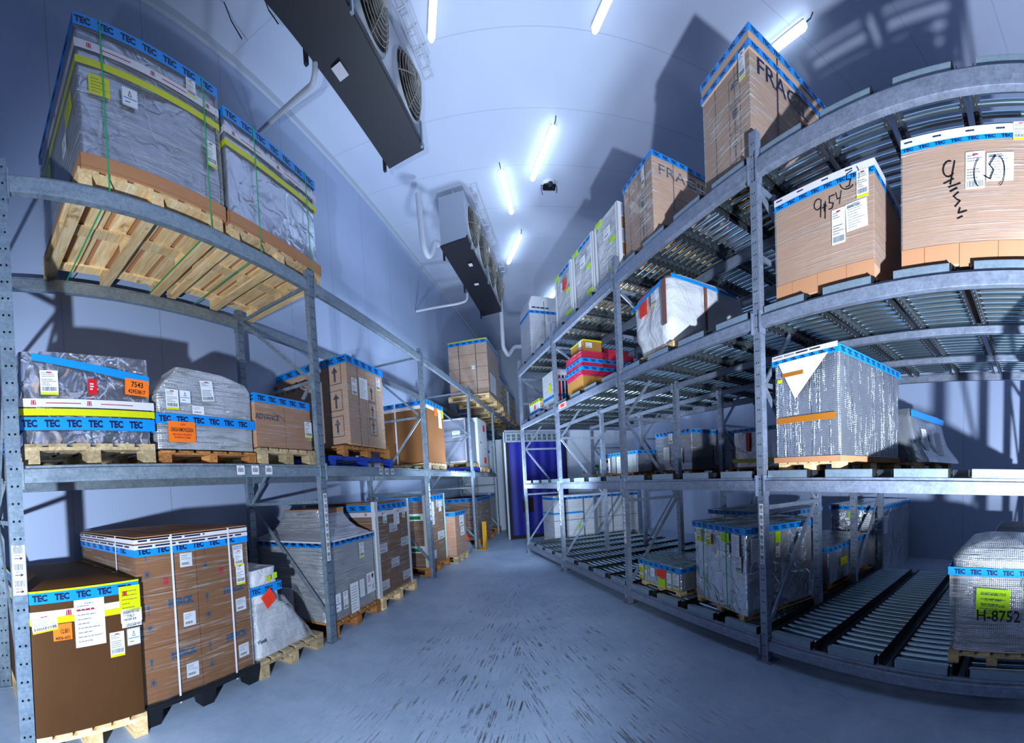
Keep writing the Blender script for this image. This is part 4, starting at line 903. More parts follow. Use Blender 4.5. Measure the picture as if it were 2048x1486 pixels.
L.lab('F', .50, .40, .1, .155, 'ship', seed=6); L.lab('F', .62, .45, .095, .11, 'haz')

# six front cartons plus the ones behind, on a black plastic pallet
pallet('L', 1.15, 2.20, -.02, 1.2, 0, 'black plastic pallet under the stacked cartons on the floor left', 'plK', plastic=True, h=.15)
def deco_m(r, F_, w, d_, h, i, k):
    d = Draw(F_['F'].sub(0, 0, .0015)); X = .26 if i == 0 else .29
    if k < 2: d.text(w * .48, h * .68, .055, 'MERCK', 'teal', w=w * .44, bold=.06)
    icon_glass(d, w * .1, h * .58, .05, .09, 'teal', False); icon_snow(d, w * .16, h * .36, .03, 'teal')
    d.rect(w * .42, h * .12, .04, .05, 'redi', .0003) if k == 2 else None
    d.build('print', r)
    sticker(r, F_['F'], w * .72, h * .24 + (.06 if k == 2 else 0), .105, .1, 'note', seed=i * 3 + k, lift=.002, rot=.03 * (i - .5))
stack('L', 1.15, 2.14, .0, 1.15, .155, 1.10, 2, 2, 3, 'cardM', 'carton of the teal-printed stack on a black pallet', 'teal-printed cartons', 'stacked_carton', deco_m)
L = wrap('L', 1.15, 2.14, .0, 1.15, .10, 1.18, 'clear film, white straps and blue-white tape around the teal-printed carton stack')
L.film('filmT', 0, 1.17); L.tape(1.05, .07, pitch=.15, seed=3, off=.010); L.tape(1.10, .03, 'wtape', None, off=.012); L.tape(1.14, .028, 'wtape', None, off=.012); L.strap(.28, 'strap', .016); L.strap(.80, 'strap', .016); L.strap(.3, 'strap', .016, fk='N')
for z_ in (1.107, 1.147):
    for fk in 'FN':
        d = L.draw(fk, .0135); d.lines(.02, z_, FW(fk, L.w, L.d) - .04, .014, 1, 'navy', int(z_ * 100), .8); d.build('tape_print', L.root)
L.lab('F', .86, .72, .09, .16, 'ship', seed=4); L.lab('F', .85, .87, .09, .13, 'ship', seed=14)
b = MB(); b.box(-.5, .5, -.012, 1.16, 1.178, 1.184, 'card'); b.build('top_sheet', L.root)

pallet('L', 2.20, 3.05, -.02, 1.0, 0, 'wooden pallet under the white bagged load on the floor left', 'woodG')
L = Load('L', 2.18, 3.0, .02, .95, .146, .74, 'bagged_load', 'white plastic bagged load with blue tape and red diamond label, slumped on its pallet', 'wrapped load', 'soft', 'poly', 'plastic_bag', amp=.05, fr=4, seed=3,
         secs=[(0, -.40, .36, -.0, .9, .1), (.12, -.41, .34, .0, .9, .1), (.30, -.41, .18, .02, .85, .08), (.42, -.41, .0, .02, .8, .06), (.50, -.41, -.02, .02, .75, .05), (.74, -.41, -.04, .02, .72, .04)])
b = MB(); b.box(-.415, -.03, .012, .016, .53, .605, 'blue'); b.box(-.03, -.026, .012, .7, .53, .605, 'blue'); o = b.build('tape', L.root)
d = Draw(Face((-.41, .0115, 0), (1, 0, 0), (0, 0, 1))); [d.text(.02 + i * .15, .548, .04, 'TEC', 'navy', w=.1, bold=.035, l=0) for i in range(3)]; d.build('lettering', o)
L.lab('F', .17, .40, .13, .13, 'redo', rot=.55, lift=.01); L.lab('F', .2, .63, .05, .04, 'yelp', lift=-.01); L.lab('F', .28, .64, .05, .05, 'lime', lift=-.01)
d = Draw(Face((-.38, .0, .03), (1, 0, 0), (0, 0, 1))); d.text(.0, .1, .03, 'Yusk', 'navy', w=.12); d.build('print', L.root)
L2 = [(0, -.41, .40, -.005, .93, .03), (.03, -.40, .38, -.0, .92, .04), (.45, -.42, .05, .0, .8, .06)]
loft(L2, 'film', .03, 4, 2).build('stretch_film', L.root)

pallet('L', 3.26, 4.26, .0, 1.2, 0, 'orange wooden pallet under the bubble foil load with raised middle', 'woodO')
L = Load('L', 3.26, 4.24, .03, 1.15, .146, 1.22, 'bubble_foil_load', 'big silver bubble foil load with raised centre, on the floor behind second left post', 'wrapped load', 'soft', 'bubX', 'bubble_foil', amp=.018, fr=2.4, seed=9,
         secs=[(0, -.485, .49, .0, 1.12, .03), (.83, -.49, .49, 0, 1.14, .03), (.87, -.46, .46, .03, 1.1, .05), (.93, -.34, .36, .12, .98, .06), (1.00, -.29, .30, .18, .9, .05), (1.16, -.24, .22, .25, .82, .03), (1.17, -.24, .22, .25, .82, .03)])
L.tape(.785, .05, pitch=.13, seed=1); L.film('filmL', 0, .8); L.tape(.832, .02, 'wtape', None, off=.006)
d = L.draw('F', .009)
for i in range(9): d.rect(.05 + i * .105, .81, .06, .022, 'navy')
d.build('tape_print', L.root); d = L.draw('N', .009)
for i in range(10): d.rect(.05 + i * .105, .81, .06, .022, 'navy')
d.build('tape_print', L.root)
b = MB(); b.box(-.245, .225, .245, .25, 1.10, 1.18, 'card'); b.box(-.25, .23, .245, .825, 1.172, 1.18, 'card'); b.build('cardboard_edge', L.root)
L.lab('F', .08, .09, .11, .2, 'haz'); L.lab('F', .235, .09, .09, .19, 'ship0'); L.lab('F', .38, .0, .17, .33, 'sheet', seed=2); L.lab('F', .58, .13, .1, .2, 'sheet'); L.lab('F', .74, .13, .19, .24, 'icons'); L.lab('F', .62, .575, .1, .18, 'ship', seed=3)
L.lab('S', .48, .06, .18, .27, 'sheet')

def deco5(r, F_, w, d_, h, i, k):
    if (i + k) % 2 == 0: sticker(r, F_['F'], w * .1, h * .25, w * .75, h * .5, 'note', seed=k, lift=.002)
    d = Draw(F_['F'].sub(0, 0, .001)); d.rect(w * .45, 0, .02, h, 'cardD'); d.build('print', r)
def big_wrap(s0, s1, t0, d_, z0, h, nx, nz, who, grp, mat='cardM'):
    stack('L', s0, s1, t0, d_, z0, h, nx, 2, nz, mat, 'carton ' + who, grp, 'stacked_carton', deco5)
    L = wrap('L', s0, s1, t0, d_, z0 - .02, h + .03, 'film, corner guards and tape ' + who.replace('in the ', 'of the ')); L.film('filmL', 0); L.posts(); return L
pallet('L', 4.28, 5.35, -.02, 1.2, 0, 'pale wooden pallet under the wide wrapped stack on the floor, mid left', 'woodY')
L = big_wrap(4.30, 5.28, .02, 1.15, .155, 1.19, 3, 5, 'in the wide wrapped stack behind the bubble foil load', 'cartons in the wide floor stack')
L.tape(1.1, .085, pitch=.15, seed=3); L.tape(1.03, .06, 'wtape', None, off=.010); L.lab('F', .18, .93, .1, .16, 'ship0'); L.lab('F', .48, .88, .17, .22, 'sheet'); L.lab('F', .75, .95, .09, .15, 'ship')
d = L.draw('F', .012); [logo(d, x, 1.045, .035) for x in (.15, .6)]; d.build('printed_logo', L.root); d = L.draw('N', .012); [logo(d, x, 1.045, .035) for x in (.2, .6, 1.0)]; d.build('printed_logo', L.root)
pallet('L', 6.1, 7.12, .06, 1.1, 0, 'orange wooden pallet at the third left post', 'woodO')
L = big_wrap(6.15, 7.1, .1, .95, .155, 1.2, 2, 4, 'in the wrapped stack with green labels at the third post', 'cartons in the stack at the third post')
L.tape(1.12, .09, pitch=.17); L.strap(.85, 'green', .02); L.lab('F', .2, .85, .17, .25, 'sheet'); L.lab('F', .6, .9, .15, .2, 'haz')
for z_ in (.25, .8): 
    d = L.draw('N', .009); d.rect(.4, z_, .5, .12, 'paper'); d.rect(.65, z_ + .02, .2, .06, 'exit', .001); d.build('paper_label', L.root)
pallet('L', 7.15, 7.9, -.1, .8, 0, 'small wooden pallet under the narrow brown load beyond the third left post', 'woodG')
L = Load('L', 7.15, 7.85, -.08, .75, .146, .85, 'wrapped_carton', 'narrow brown film-wrapped load with blue tape, beyond the third left post on the floor', 'carton', 'carton', 'card'); L.tape(.76, .08); L.film('film'); L.lab('F', .25, .55, .3, .2, 'note'); L.lab('F', .3, .35, .25, .18, 'note')
pallet('L', 9.3, 10.9, .0, 1.1, 0, 'wooden pallet under the dark-sided icon carton beyond the yellow guard', 'woodO')
L = Load('L', 9.3, 10.8, .05, .95, .146, 1.02, 'icon_carton', 'brown carton with arrow icons and blue tape beyond the yellow post guard', 'carton', 'carton', 'cardM'); L.tape(.92, .09, pitch=.17)
d = L.draw('S'); [icon_glass(d, .68, z_, .2, .2) for z_ in (.06, .32, .58)]; d.build('print', L.root); L.film('filmX')
pallet('L', 11.52, 12.15, .05, .9, 0, 'small orange pallet under the last foil load on the floor', 'woodO')
L = Load('L', 11.52, 12.15, .2, .85, .146, 1.05, 'foil_load', 'silver foil load with blue tape at the far end of the left rack floor', 'wrapped load', 'soft', 'foilS', 'foil_wrap', amp=.04); L.tape(.93, .09); L.film('film')
o = thing('plastic_bag', 'L', 8.3, -.05, 0, 'dark plastic bag with orange top lying before the fourth left post', 'bag')
loft([(0, -.2, .2, 0, .45, .12), (.15, -.25, .22, -.03, .48, .15), (.3, -.15, .18, .05, .4, .12), (.38, -.08, .1, .1, .3, .06)], 'foilD', .08, 6, 2).build('bag_body', o); loft([(.3, -.14, .1, .02, .3, .05), (.42, -.1, .08, .08, .28, .05)], 'redo', .03, 6, 3).build('orange_top', o)

# ================================================================== right rack, top level
TH, TP = .052, .105
def ic_front(L, x, zs, w=.14, h=.2, v=None):
    d = L.draw('F')
    for i, z_ in enumerate(zs): (icon_umb if i == 0 else icon_glass if i == 1 else icon_arrow)(d, x, z_, w, h)
    if v: d.rect(v, 0, .008, L.h, 'navy'); d.rect(x + w * .5, 0, .006, L.h * .95, 'navy')
    d.build('print', L.root)
ZT = 3.832
pallet('R', 1.99, 2.53, .06, 1.25, ZT, 'thin wooden pallet under the big FRAGIL carton on the top right level', 'woodY', h=.05, yaw=R_(-7))
L = Load('R', 1.98, 2.56, .05, 1.3, ZT + .05, .90, 'tall_carton', 'biggest FRAGIL carton with umbrella icon, top right level, nearest the camera', 'carton', 'carton', 'cardL', yaw=R_(-7))
b = MB(); b.box(-.30, .30, -.012, 1.312, .74, .9, 'cardL'); b.build('carton_lid', L.root, bevel=.004)
L.tape(.85, .055, pitch=.12, off=.016, seed=2); L.tape(.745, .05, pitch=.115, off=.016, seed=5); L.film('filmX', 0, .86)
ic_front(L, .34, (.48, .27, .05), .13, .19, .16); L.lab('F', .48, .56, .07, .2, 'ship', seed=2, lift=.02)
d = L.draw('S', .015); d.text(.07, .60, .12, 'FRAGIL', 'navy', w=.6, bold=.0); icon_umb(d, .98, .44, .2, .22); d.rect(.28, 0, .012, .85, 'navy'); d.rect(.93, 0, .02, .74, 'navy'); d.build('print', L.root); L.lab('S', .56, .5, .3, .07, 'orange', lift=.022)
pallet('R', 3.26, 3.8, .06, .95, ZT, 'thin wooden pallet under the second FRAGIL carton on the top right level', 'woodY', h=.05)
L = Load('R', 3.25, 3.84, .05, 1.0, ZT + .05, .8, 'tall_carton', 'second FRAGIL carton on the top right level, smaller in view, left of the biggest', 'carton', 'carton', 'cardL', yaw=R_(-4))
L.tape(.745, TH, pitch=TP, off=.012, seed=3); L.film('filmX', 0, .76); ic_front(L, .33, (.52, .28, .05), .13, .2, .12); L.lab('F', .39, .55, .06, .2, 'ship', seed=4)
d = L.draw('S'); d.text(.08, .60, .1, 'FRAGIL', 'navy', w=.62, bold=.0); d.rect(.25, 0, .01, .75, 'navy'); d.build('print', L.root)
def deco_b(r, F_, w, d_, h, i, k): pass
for n, (s0, s1, lb) in enumerate([(3.96, 4.52, 'nearest of the three white-wrapped tall loads on the top right level'), (4.60, 5.20, 'middle one of the three white-wrapped tall loads on the top right level'), (5.29, 5.90, 'farthest of the three white-wrapped tall loads on the top right level, with orange label')]):
    pallet('R', s0, s1, .06, .8, ZT, 'thin wooden pallet under the %s white-wrapped tall load' % ['nearest', 'middle', 'farthest'][n], 'woodY', h=.05)
    L = Load('R', s0, s1, .05, .8, ZT + .05, .76 if n else .74, 'wrapped_load', lb, 'wrapped load', 'soft', 'poly', 'plastic_sheet', amp=.02, fr=6, seed=n + 2)
    L.film('filmX', 0)
    b = MB()
    for k in range(5): b.box(L.w / 2 + .002, L.w / 2 + .006, .05, .78, .02 + k * .145, .15 + k * .145, 'cardM' if k % 2 else 'grey')
    b.build('carton_side', L.root); L.posts(wd=.045)
    if n: L.tape(.70, .045, pitch=TP)
    L.lab('F', .05, .68, .16, .06, 'lime', lift=.02); L.lab('F', L.w - .18, .02, .16, .06, 'lime', lift=.02); L.lab('F', L.w - .16, .35, .12, .05, 'lime', lift=.02)
    if n == 2: L.lab('F', .32, .42, .14, .16, 'redo', lift=.02)
    L.lab('F', .25, .45, .16, .12, 'note', lift=.02)
pallet('R', 7.4, 8.05, .1, .75, ZT, 'thin yellow pallet under the tall white round-topped box on the top right level', 'woodY', h=.06)
L = Load('R', 7.4, 8.05, .1, .75, ZT + .06, 1.2, 'white_box_load', 'tall white box with rounded top and one blue tape on the top right level', 'box', 'soft', 'white', 'box_body', amp=.0, secs=[(0, -.325, .325, 0, .75, .02), (1.05, -.325, .325, 0, .75, .02), (1.2, -.25, .30, .06, .7, .05)])
L.e = .004; L.tape(.86, .055, pitch=.11); d = L.draw('S', .006); d.rect(.3, 0, .008, 1.1, 'dark'); d.lines(.05, .95, .6, .03, 1, 'navy', 3, .8); d.build('print', L.root); L.film('filmH', 0, .85)

# ================================================================== right rack, third level
Z3 = 2.712
def sig(d, kind):
    if kind == 'E1':      # rotated handwriting
        d.arc(.30, .56, .035, 1.2, 5.6, .008, 'black', 10, .045); d.line([(.335, .60), (.31, .47)], .008, 'black'); d.line([(.27, .48), (.33, .50)], .007, 'black')
        d.line([(.30, .455), (.37, .47)], .008, 'black'); d.line([(.31, .43), (.35, .445)], .01, 'black'); d.line([(.36, .42), (.33, .40), (.35, .38), (.37, .37), (.34, .34)], .008, 'black'); d.line([(.37, .33), (.36, .30), (.41, .31)], .008, 'black'); d.line([(.355, .27), (.385, .28)], .008, 'black')
        d.arc(.49, .51, .035, 1.8, 4.4, .005, 'black', 8, .08, l=.012); d.arc(.60, .51, .035, -1.4, 1.4, .005, 'black', 8, .08, l=.012); d.line([(.58, .60), (.545, .55), (.57, .52), (.55, .47), (.515, .49)], .006, 'black', l=.012)
    else:
        d.arc(.37, .58, .03, .6, 5.8, .006, 'black', 10, .035); d.line([(.395, .6), (.39, .49)], .006, 'black'); d.line([(.42, .57), (.42, .52)], .006, 'black'); d.line([(.40, .545), (.44, .55)], .005, 'black'); d.line([(.43, .58), (.425, .47)], .006, 'black')
        d.line([(.50, .60), (.46, .60), (.46, .56), (.49, .55), (.48, .52), (.455, .52)], .006, 'black'); d.line([(.51, .61), (.52, .565), (.545, .57)], .005, 'black'); d.line([(.55, .61), (.535, .53)], .005, 'black')
        d.line([(.63, .71), (.59, .70), (.59, .665), (.62, .66), (.61, .62), (.585, .62)], .006, 'black'); d.arc(.60, .665, .06, 3.4, 5.4, .006, 'black', 8, .06); d.arc(.63, .67, .05, -1, .9, .005, 'black', 8, .07)
def skirt(L, k='cardS'):
    b = MB(); n = 5; w = L.w
    xs = [0, .18, .32, .36, .68, .72, 1.0]
    for a_, c_, z_ in ((0, .18, -.015), (.185, .45, .012), (.455, .74, -.012), (.745, 1.0, .01)): b.box(-w / 2 + a_ * w, -w / 2 + c_ * w, -.006, .0, z_, .13, k)
    b.build('bottom_flap', L.root)
L = Load('R', .02, .83, .04, .95, Z3 + .02, .78, 'tall_carton', 'brown carton at the right edge of the picture, third level, with black handwriting', 'carton', 'carton', 'cardL')
L.e = .005; L.tape(.735, .05, 'wtape', None); L.tape(.705, .03, 'blue', 'TEC', pitch=.1, seed=3, off=.004); L.film('filmH', .12, .76); skirt(L)
d = L.draw('F', .0075); sig(d, 'E1'); d.build('handwriting', L.root); L.lab('F', .40, .43, .115, .21, 'ship0', seed=9); L.lab('F', .525, .465, .16, .16, 'sheet', txt=[(.08, .82, .12, '000007252', 'navy', .5)]); L.lab('F', .68, .69, .09, .1, 'ship')
d = L.draw('F', .0085); [d.lines(x_, .75, .09, .012, 1, 'navy', 4, .7) for x_ in (.02, .2, .4, .58)]; d.build('tape_print', L.root)
L = Load('R', 1.02, 1.80, .05, .55, Z3 + .02, .745, 'tall_carton', 'brown carton with cut corner tape and handwriting, third level right, left of the edge one', 'carton', 'carton', 'cardL')
L.e = .005; L.tape(.70, .045, 'wtape', None); L.tape(.66, .042, 'blue', 'TEC', pitch=.1, seed=1, off=.0045); L.film('filmH', .1, .70); skirt(L)
d = L.draw('F', .0075); sig(d, 'E2'); d.build('handwriting', L.root); L.lab('F', .66, .525, .085, .17, 'ship', seed=3); L.lab('F', .475, .28, .10, .225, 'ship0', seed=4); L.lab('F', .585, .335, .155, .175, 'sheet', rot=.05, txt=[(.08, .82, .12, '000007252', 'navy', .6)])
d = L.draw('F', .0085); [d.lines(x_, .715, .09, .012, 1, 'navy', 4, .7) for x_ in (.02, .2, .4, .58)]; d.build('tape_print', L.root)
pallet('R', 3.02, 3.72, .06, 1.1, Z3, 'yellowish pallet under the white bulging load on the third right level', 'woodY', h=.07, yaw=R_(-5))
L = Load('R', 3.05, 3.80, .03, 1.1, Z3 + .075, .70, 'bulging_load', 'white sheet-wrapped bulging load with brown tape over its corner, third right level', 'wrapped load', 'soft', 'poly', 'plastic_sheet', amp=.04, fr=3, seed=5, yaw=R_(-5),
         secs=[(0, -.30, .33, .04, 1.0, .1), (.2, -.36, .38, .0, 1.1, .12), (.5, -.38, .38, 0, 1.1, .1), (.62, -.375, .36, .02, 1.05, .1), (.70, -.2, .30, .1, .9, .1)])
L.lab('F', .22, .38, .16, .2, 'redo', lift=.004); L.lab('F', .47, .41, .1, .13, 'ship', lift=.004)
b = MB(); b.box(.30, .375, -.01, -.004, .16, .585, 'brtR'); b.build('brown_tape', L.root)
d = Draw(Face((-.375, -.006, 0), (1, 0, 0), (0, 0, 1))); d.poly([(.03, .50), (.68, .56), (.68, .60), (.03, .54)], 'blue', 0); d.text(.06, .51, .022, 'TEC', 'navy', w=.06); d.build('tape', L.root)
d = Draw(Face((.382, 0, 0), (0, 1, 0), (0, 0, 1))); d.poly([(.05, .60), (.9, .585), (.9, .615), (.05, .635)], 'blue', .008); d.rect(.45, .1, .035, .5, 'brtR', .008); d.build('tape', L.root)
pallet('R', 5.08, 5.55, .05, .8, Z3, 'thin pallet under the red film-wrapped carton', 'woodY', h=.05)
L = Load('R', 5.05, 5.6, .04, .85, Z3 + .05, .52, 'red_wrapped_carton', 'brown carton wrapped in red film with two blue tapes, third right level', 'carton', 'carton', 'cardT')
L.film('filmR', .17, .52); L.tape(.36, .055, pitch=.12, off=.012); L.tape(.25, .055, pitch=.12, off=.012, seed=3); d = L.draw('S'); d.rect(.4, 0, .008, .2, 'dark'); d.build('print', L.root)
L = Load('R', 5.08, 5.5, .08, .3, Z3 + .575, .17, 'small_carton', 'small tan carton standing on the red-wrapped one', 'carton', 'carton', 'cardT'); L.lab('F', .3, .03, .08, .13, 'ship'); L.lab('S', .04, .05, .1, .07, 'note'); L.tape(.14, .02, 'yel', None)
L = Load('R', 5.08, 5.45, .42, .4, Z3 + .575, .06, 'small_carton', 'low red-filmed carton behind the small tan one', 'carton', 'carton', 'cardT'); L.film('filmR')
pallet('R', 6.12, 6.68, .05, .6, Z3, 'thin pallet under the white and purple load on the third right level', 'woodY', h=.05)
L = Load('R', 6.1, 6.7, .04, .62, Z3 + .05, .55, 'white_box_load', 'white box load with purple-striped side and yellow label, third right level', 'box', 'carton', 'whiteQ', 'box_body'); L.tape(.1, .05, pitch=TP); L.lab('F', .28, .22, .12, .13, 'yelp')
b = MB()
for i in range(9): b.box(L.w / 2, L.w / 2 + .004, .06 + i * .062, .1 + i * .062, .0, .45, 'navy' if i % 3 else 'redi')
b.build('striped_side', L.root); L.film('filmX')
pallet('R', 6.95, 7.55, .05, .5, Z3, 'thin pallet under the small yellow-taped load at the far end', 'woodY', h=.04)
L = Load('R', 6.98, 7.55, .05, .5, Z3 + .04, .26, 'small_load', 'small load with yellow and blue tape at the far end of the third right level', 'box', 'carton', 'whiteQ', 'box_body'); L.tape(.21, .05, 'yel', 'TEC', pitch=TP); L.tape(.03, .05, pitch=TP); L.lab('F', .3, .1, .08, .07, 'redo')
b = MB(); b.box(L.w / 2 - .0, L.w / 2 + .002, .02, .48, .1, .2, 'cardL'); b.build('side_patch', L.root)

# ================================================================== right rack, second level
Z2 = 1.492
pallet('R', 1.27, 1.84, .05, .95, Z2, 'pale pallet under the silver bubble foil box on the second right level', 'woodY', h=.075, yaw=R_(-6))
L = Load('R', 1.26, 1.86, .03, .95, Z2 + .11, .76, 'bubble_foil_box', 'silver ribbed bubble foil box with brown tape strip, second right level', 'wrapped load', 'soft', 'bubZ', 'bubble_foil', amp=.012, fr=2.2, seed=3, yaw=R_(-6), secs=[(0, -.3, .3, 0, .95, .02), (.745, -.305, .305, -.0, .95, .025), (.76, -.29, .29, .01, .94, .03)])
L.tape(.69, .055, pitch=.085, off=.008, seed=1); d = L.draw('F', .0105); d.rect(0, .725, .6, .035, 'wtape'); d.lines(.01, .735, .58, .016, 1, 'navy', 5, .7); d.rect(.03, .25, .55, .045, 'brt'); d.rect(.10, .59, .2, .03, 'brt'); d.rect(.05, .555, .05, .025, 'yel'); d.build('brown_tape', L.root)
d = L.draw('F', .0095); d.poly([(.06, .70), (.52, .70), (.22, .42)], 'paper'); d.build('folded_corner', L.root)
b = MB()
for z0, z1 in ((-.042, .0),):
    b.box(-.305, .305, -.008, -.003, z0, z1, 'card'); b.box(.302, .307, -.008, .95, z0, z1, 'card'); b.box(-.3, .3, -.003, .95, -.03, -.001, 'card')
b.build('cardboard_tray', L.root)
pallet('R', 1.0, 1.7, 1.1, .9, Z2, 'pallet under the draped dark foil load behind the bubble foil box', 'woodY', h=.075, yaw=R_(-6))
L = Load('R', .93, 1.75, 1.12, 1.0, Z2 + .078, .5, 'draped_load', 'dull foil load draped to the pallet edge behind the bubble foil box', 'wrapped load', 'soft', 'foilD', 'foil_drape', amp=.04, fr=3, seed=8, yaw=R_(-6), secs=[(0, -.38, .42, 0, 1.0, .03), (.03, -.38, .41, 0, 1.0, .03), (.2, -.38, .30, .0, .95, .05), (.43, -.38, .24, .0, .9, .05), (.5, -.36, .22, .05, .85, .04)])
b = MB(); b.box(.23, .245, .02, .9, .42, .48, 'blue'); b.build('tape', L.root); sticker(L.root, Face((.345, .1, .12), (0, 1, 0), (-.25, 0, 1)), 0, 0, .12, .2, 'sheet'); sticker(L.root, Face((.36, .4, .08), (0, 1, 0), (-.25, 0, 1)), 0, 0, .2, .24, 'sheet')
pallet('R', 4.1, 5.0, 1.15, 1.0, Z2, 'orange pallet under the low grey wrapped box on the second right level', 'woodO', h=.07)
L = Load('R', 4.15, 4.98, 1.2, .95, Z2 + .072, .56, 'grey_wrapped_box', 'low grey film-wrapped box with blue tape rim, middle of the second right level', 'wrapped load', 'soft', 'foilD', 'film_wrap', amp=.012, fr=3, seed=2)
L.film('film'); L.tape(.50, .05, pitch=.1); L.lab('F', .33, .38, .09, .15, 'ship'); L.lab('F', .5, .1, .14, .2, 'icons'); L.lab('F', .2, .1, .14, .24, 'sheet'); L.lab('S', .42, .05, .17, .3, 'sheet')
d = L.draw('F', .012); [d.rect(.03 + i * .09, .535, .05, .018, 'navy') for i in range(9)]; d.build('tape_print', L.root)
pallet('R', 5.1, 6.55, .85, .8, Z2, 'long orange pallet under the row of white strips on the second right level', 'woodO', h=.06, nd=9)
L = Load('R', 5.05, 6.3, .9, .62, Z2 + .062, .34, 'strip_box_load', 'low long load with vertical white strips and blue tape, on the second right level', 'wrapped load', 'carton', 'foilD', 'load_body', flaps=False)
b = MB()
for i in range(30):
    if i < 11: continue
    b.box(-.6 + i * .04, -.588 + i * .04, -.006, -.001, 0, .28, 'wtape')
b.build('white_strip', L.root, kind='stuff'); L.tape(.28, .05, pitch=.1); L.lab('F', .03, .02, .36, .24, 'icons'); L.lab('F', .62, .0, .3, .26, 'sheet'); L.strap(.6); L.strap(1.1)
pallet('R', 2.75, 3.75, 1.5, .9, Z2, 'orange pallet under the dark film load with red stripe', 'woodO', h=.07)
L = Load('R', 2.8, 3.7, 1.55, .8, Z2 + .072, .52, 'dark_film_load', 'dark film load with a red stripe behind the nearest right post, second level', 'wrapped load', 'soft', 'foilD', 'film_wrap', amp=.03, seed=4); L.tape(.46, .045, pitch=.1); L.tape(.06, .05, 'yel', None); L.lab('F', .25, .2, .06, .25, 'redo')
L = Load('R', 3.72, 3.9, 1.7, .3, Z2, .34, 'small_film_load', 'small film bundle between the grey box and the dark film load', 'wrapped load', 'soft', 'foilD', 'film_wrap', amp=.03, seed=6)

# ================================================================== right rack, floor level
Z1 = .234
pallet('R', 2.2, 2.95, .1, .95, Z1, 'pallet under the big foil box with green straps on the right floor level', 'woodY', h=.07, yaw=R_(-10))
L = Load('R', 2.14, 2.97, .08, .95, Z1 + .06, .74, 'foil_wrapped_carton', 'big crinkled foil box with green straps and blue tape on the right floor level', 'carton', 'soft', 'foil', 'foil_wrap', amp=.022, fr=3.5, seed=11, yaw=R_(-10))
L.tape(.685, .055, pitch=.1, seed=2); L.strap(.2, wd=.014); L.strap(.57, wd=.014)
L.lab('F', .08, .55, .085, .11, 'dhl', seed=1); L.lab('F', .25, .54, .085, .11, 'dhl', seed=2); L.lab('F', .49, .60, .125, .08, 'lime'); L.lab('F', .65, .50, .11, .18, 'sheet', seed=3); L.lab('F', .53, .50, .085, .08, 'note'); L.lab('F', .7, .36, .08, .14, 'ship')
L.lab('S', .05, .45, .13, .2, 'sheet'); L.lab('S', .33, .58, .06, .1, 'lime'); L.lab('S', .33, .45, .05, .1, 'note')
pallet('R', 3.15, 3.85, .1, .6, Z1, 'pallet under the low foil box with red label', 'woodY', h=.05)
L = Load('R', 3.12, 3.9, .1, .6, Z1 + .052, .25, 'foil_wrapped_carton', 'low foil box with red and lime labels, left of the big strapped foil box', 'carton', 'soft', 'foil', 'foil_wrap', amp=.012, fr=5, seed=12)
L.tape(.19, .05, pitch=.1); L.strap(.19, wd=.012); L.strap(.64, wd=.012); L.lab('F', .02, .11, .09, .08, 'dhl'); L.lab('F', .02, .02, .09, .08, 'dhl'); L.lab('F', .37, .1, .17, .085, 'redo'); L.lab('F', .39, .0, .13, .085, 'lime'); L.lab('F', .55, .01, .1, .16, 'note'); L.lab('F', .66, .01, .1, .17, 'ship'); L.lab('F', .25, .08, .08, .1, 'haz')
pallet('R', 2.7, 3.8, 1.2, 1.0, Z1, 'pallet under the rear foil box behind the big strapped one', 'woodO', h=.07)
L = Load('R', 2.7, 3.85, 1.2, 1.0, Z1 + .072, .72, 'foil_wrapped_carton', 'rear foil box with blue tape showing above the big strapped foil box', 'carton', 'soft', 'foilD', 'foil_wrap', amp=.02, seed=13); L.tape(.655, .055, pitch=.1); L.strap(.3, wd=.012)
pallet('R', 2.04, 2.65, 1.16, 1.05, Z1, 'pallet under the low dark foil box between the inner right posts', 'woodO', h=.06)
L = Load('R', 2.02, 2.66, 1.16, 1.05, Z1 + .062, .40, 'foil_wrapped_carton', 'lower dark foil box with yellow label between the inner right posts', 'carton', 'soft', 'foilD', 'foil_wrap', amp=.015, seed=14); L.tape(.34, .05, pitch=.1); L.lab('S', .25, .15, .16, .09, 'yelp')
L = Load('R', 1.98, 2.75, 2.5, 1.3, 0, 1.02, 'foil_wrapped_carton', 'tall rearmost foil box with lime label and white sheets seen between the inner right posts', 'carton', 'soft', 'foil', 'foil_wrap', amp=.02, seed=15); L.tape(.95, .05, pitch=.1); L.lab('F', .3, .82, .14, .1, 'lime'); L.lab('F', .5, .6, .15, .3, 'sheet'); L.lab('S', .1, .62, .15, .25, 'sheet'); L.strap(.4, wd=.012)
pallet('R', -.05, .53, .08, .95, Z1, 'pale pallet under the film-wrapped foil drum at the right edge', 'woodY', h=.075)
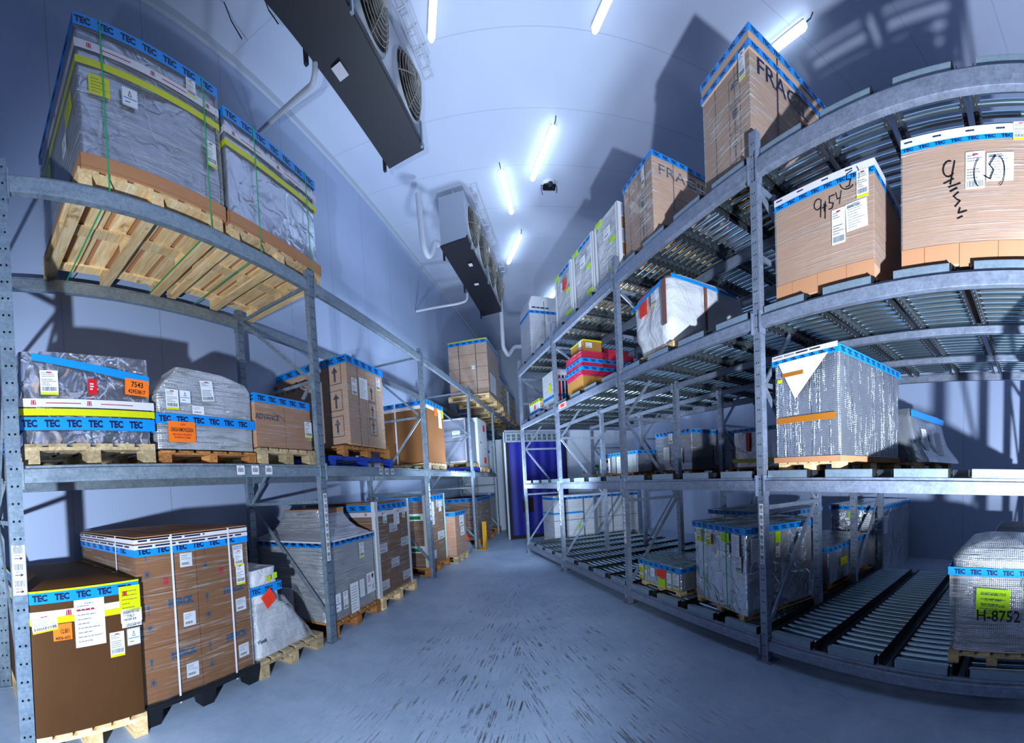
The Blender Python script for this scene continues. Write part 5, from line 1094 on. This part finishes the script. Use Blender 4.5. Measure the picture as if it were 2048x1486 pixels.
L = Load('R', -.07, .52, .1, .95, Z1 + .078, .70, 'wrapped_drum_load', 'film-wrapped silver load with gathered top and lime label at the lower right edge', 'wrapped load', 'soft', 'bubX', 'foil_bag', amp=.018, fr=4, seed=21,
         secs=[(0, -.30, .32, 0, .95, .05), (.1, -.29, .31, .01, .93, .06), (.5, -.275, .3, .02, .9, .07), (.54, -.30, .32, .0, .92, .08), (.6, -.31, .32, .0, .9, .1), (.66, -.25, .28, .08, .8, .1), (.69, -.16, .2, .18, .7, .08), (.70, -.08, .12, .28, .6, .06)])
L.film('film', .0, .52, e=.004); L.tape(.505, .055, pitch=.105, off=.012); L.lab('F', .17, .24, .22, .19, 'lime', rot=-.03, lift=.014, txt=[(.14, .78, .1, 'DO NOT DOUBLE STACK', 'navy', .74), (.26, .58, .1, 'DO NOT X-RAY', 'navy', .5), (.16, .38, .09, 'DATA LOGGER ATTACHED', 'navy', .7), (.26, .2, .09, 'DO NOT REMOVE', 'navy', .5)])
d = L.draw('F', .017); d.text(.18, .215, .075, 'H-8752', 'black', w=.28, bold=.01); d.arc(.52, .46, .04, 0, 2 * pi, .006, 'black', 12, .05); d.text(.5, .43, .045, '3', 'black'); d.build('handwriting', L.root)
L = Load('R', -.04, .36, 1.2, 1.1, Z1, .66, 'dark_film_box', 'dark film-topped box with lime label behind the gathered silver load at the right edge', 'box', 'carton', 'grey', 'box_body'); sticker(L.root, L.F['T'], .05, .1, .16, .12, 'lime', lift=.004); L.film('film')

# tall white boxes standing behind the far end of the right rack
def whites():
    for n, (s0, s1, t0, dd, lb) in enumerate([(8.35, 9.1, .75, .75, 'tall white wrapped boxes by the blue door, nearest the aisle'), (8.35, 9.1, 1.52, .75, 'second tall white wrapped load behind the far end of the right rack'), (8.35, 9.1, 2.29, .72, 'third tall white wrapped load, closest to the right wall')]):
        pallet('R', s0, s1, t0, dd, 0, 'small pallet under the %s tall white boxes behind the right rack end' % ['nearest', 'second', 'third'][n], 'woodY', h=.1)
        L = Load('R', s0, s1, t0, dd - .02, .102, 1.02, 'white_box_load', lb, 'box', 'carton', 'whiteQ', 'box_body'); L.tape(.93, .06, pitch=.12); L.film('filmH'); d = L.draw('S', .003); d.rect(dd * .45, 0, .006, 1.0, 'grayi'); d.rect(0, .45, dd - .02, .012, 'grayi'); d.build('print', L.root)
        if n == 0: L.lab('S', .6, .2, .05, .15, 'lime'); L.tape(.6, .04, txt=None)
whites()
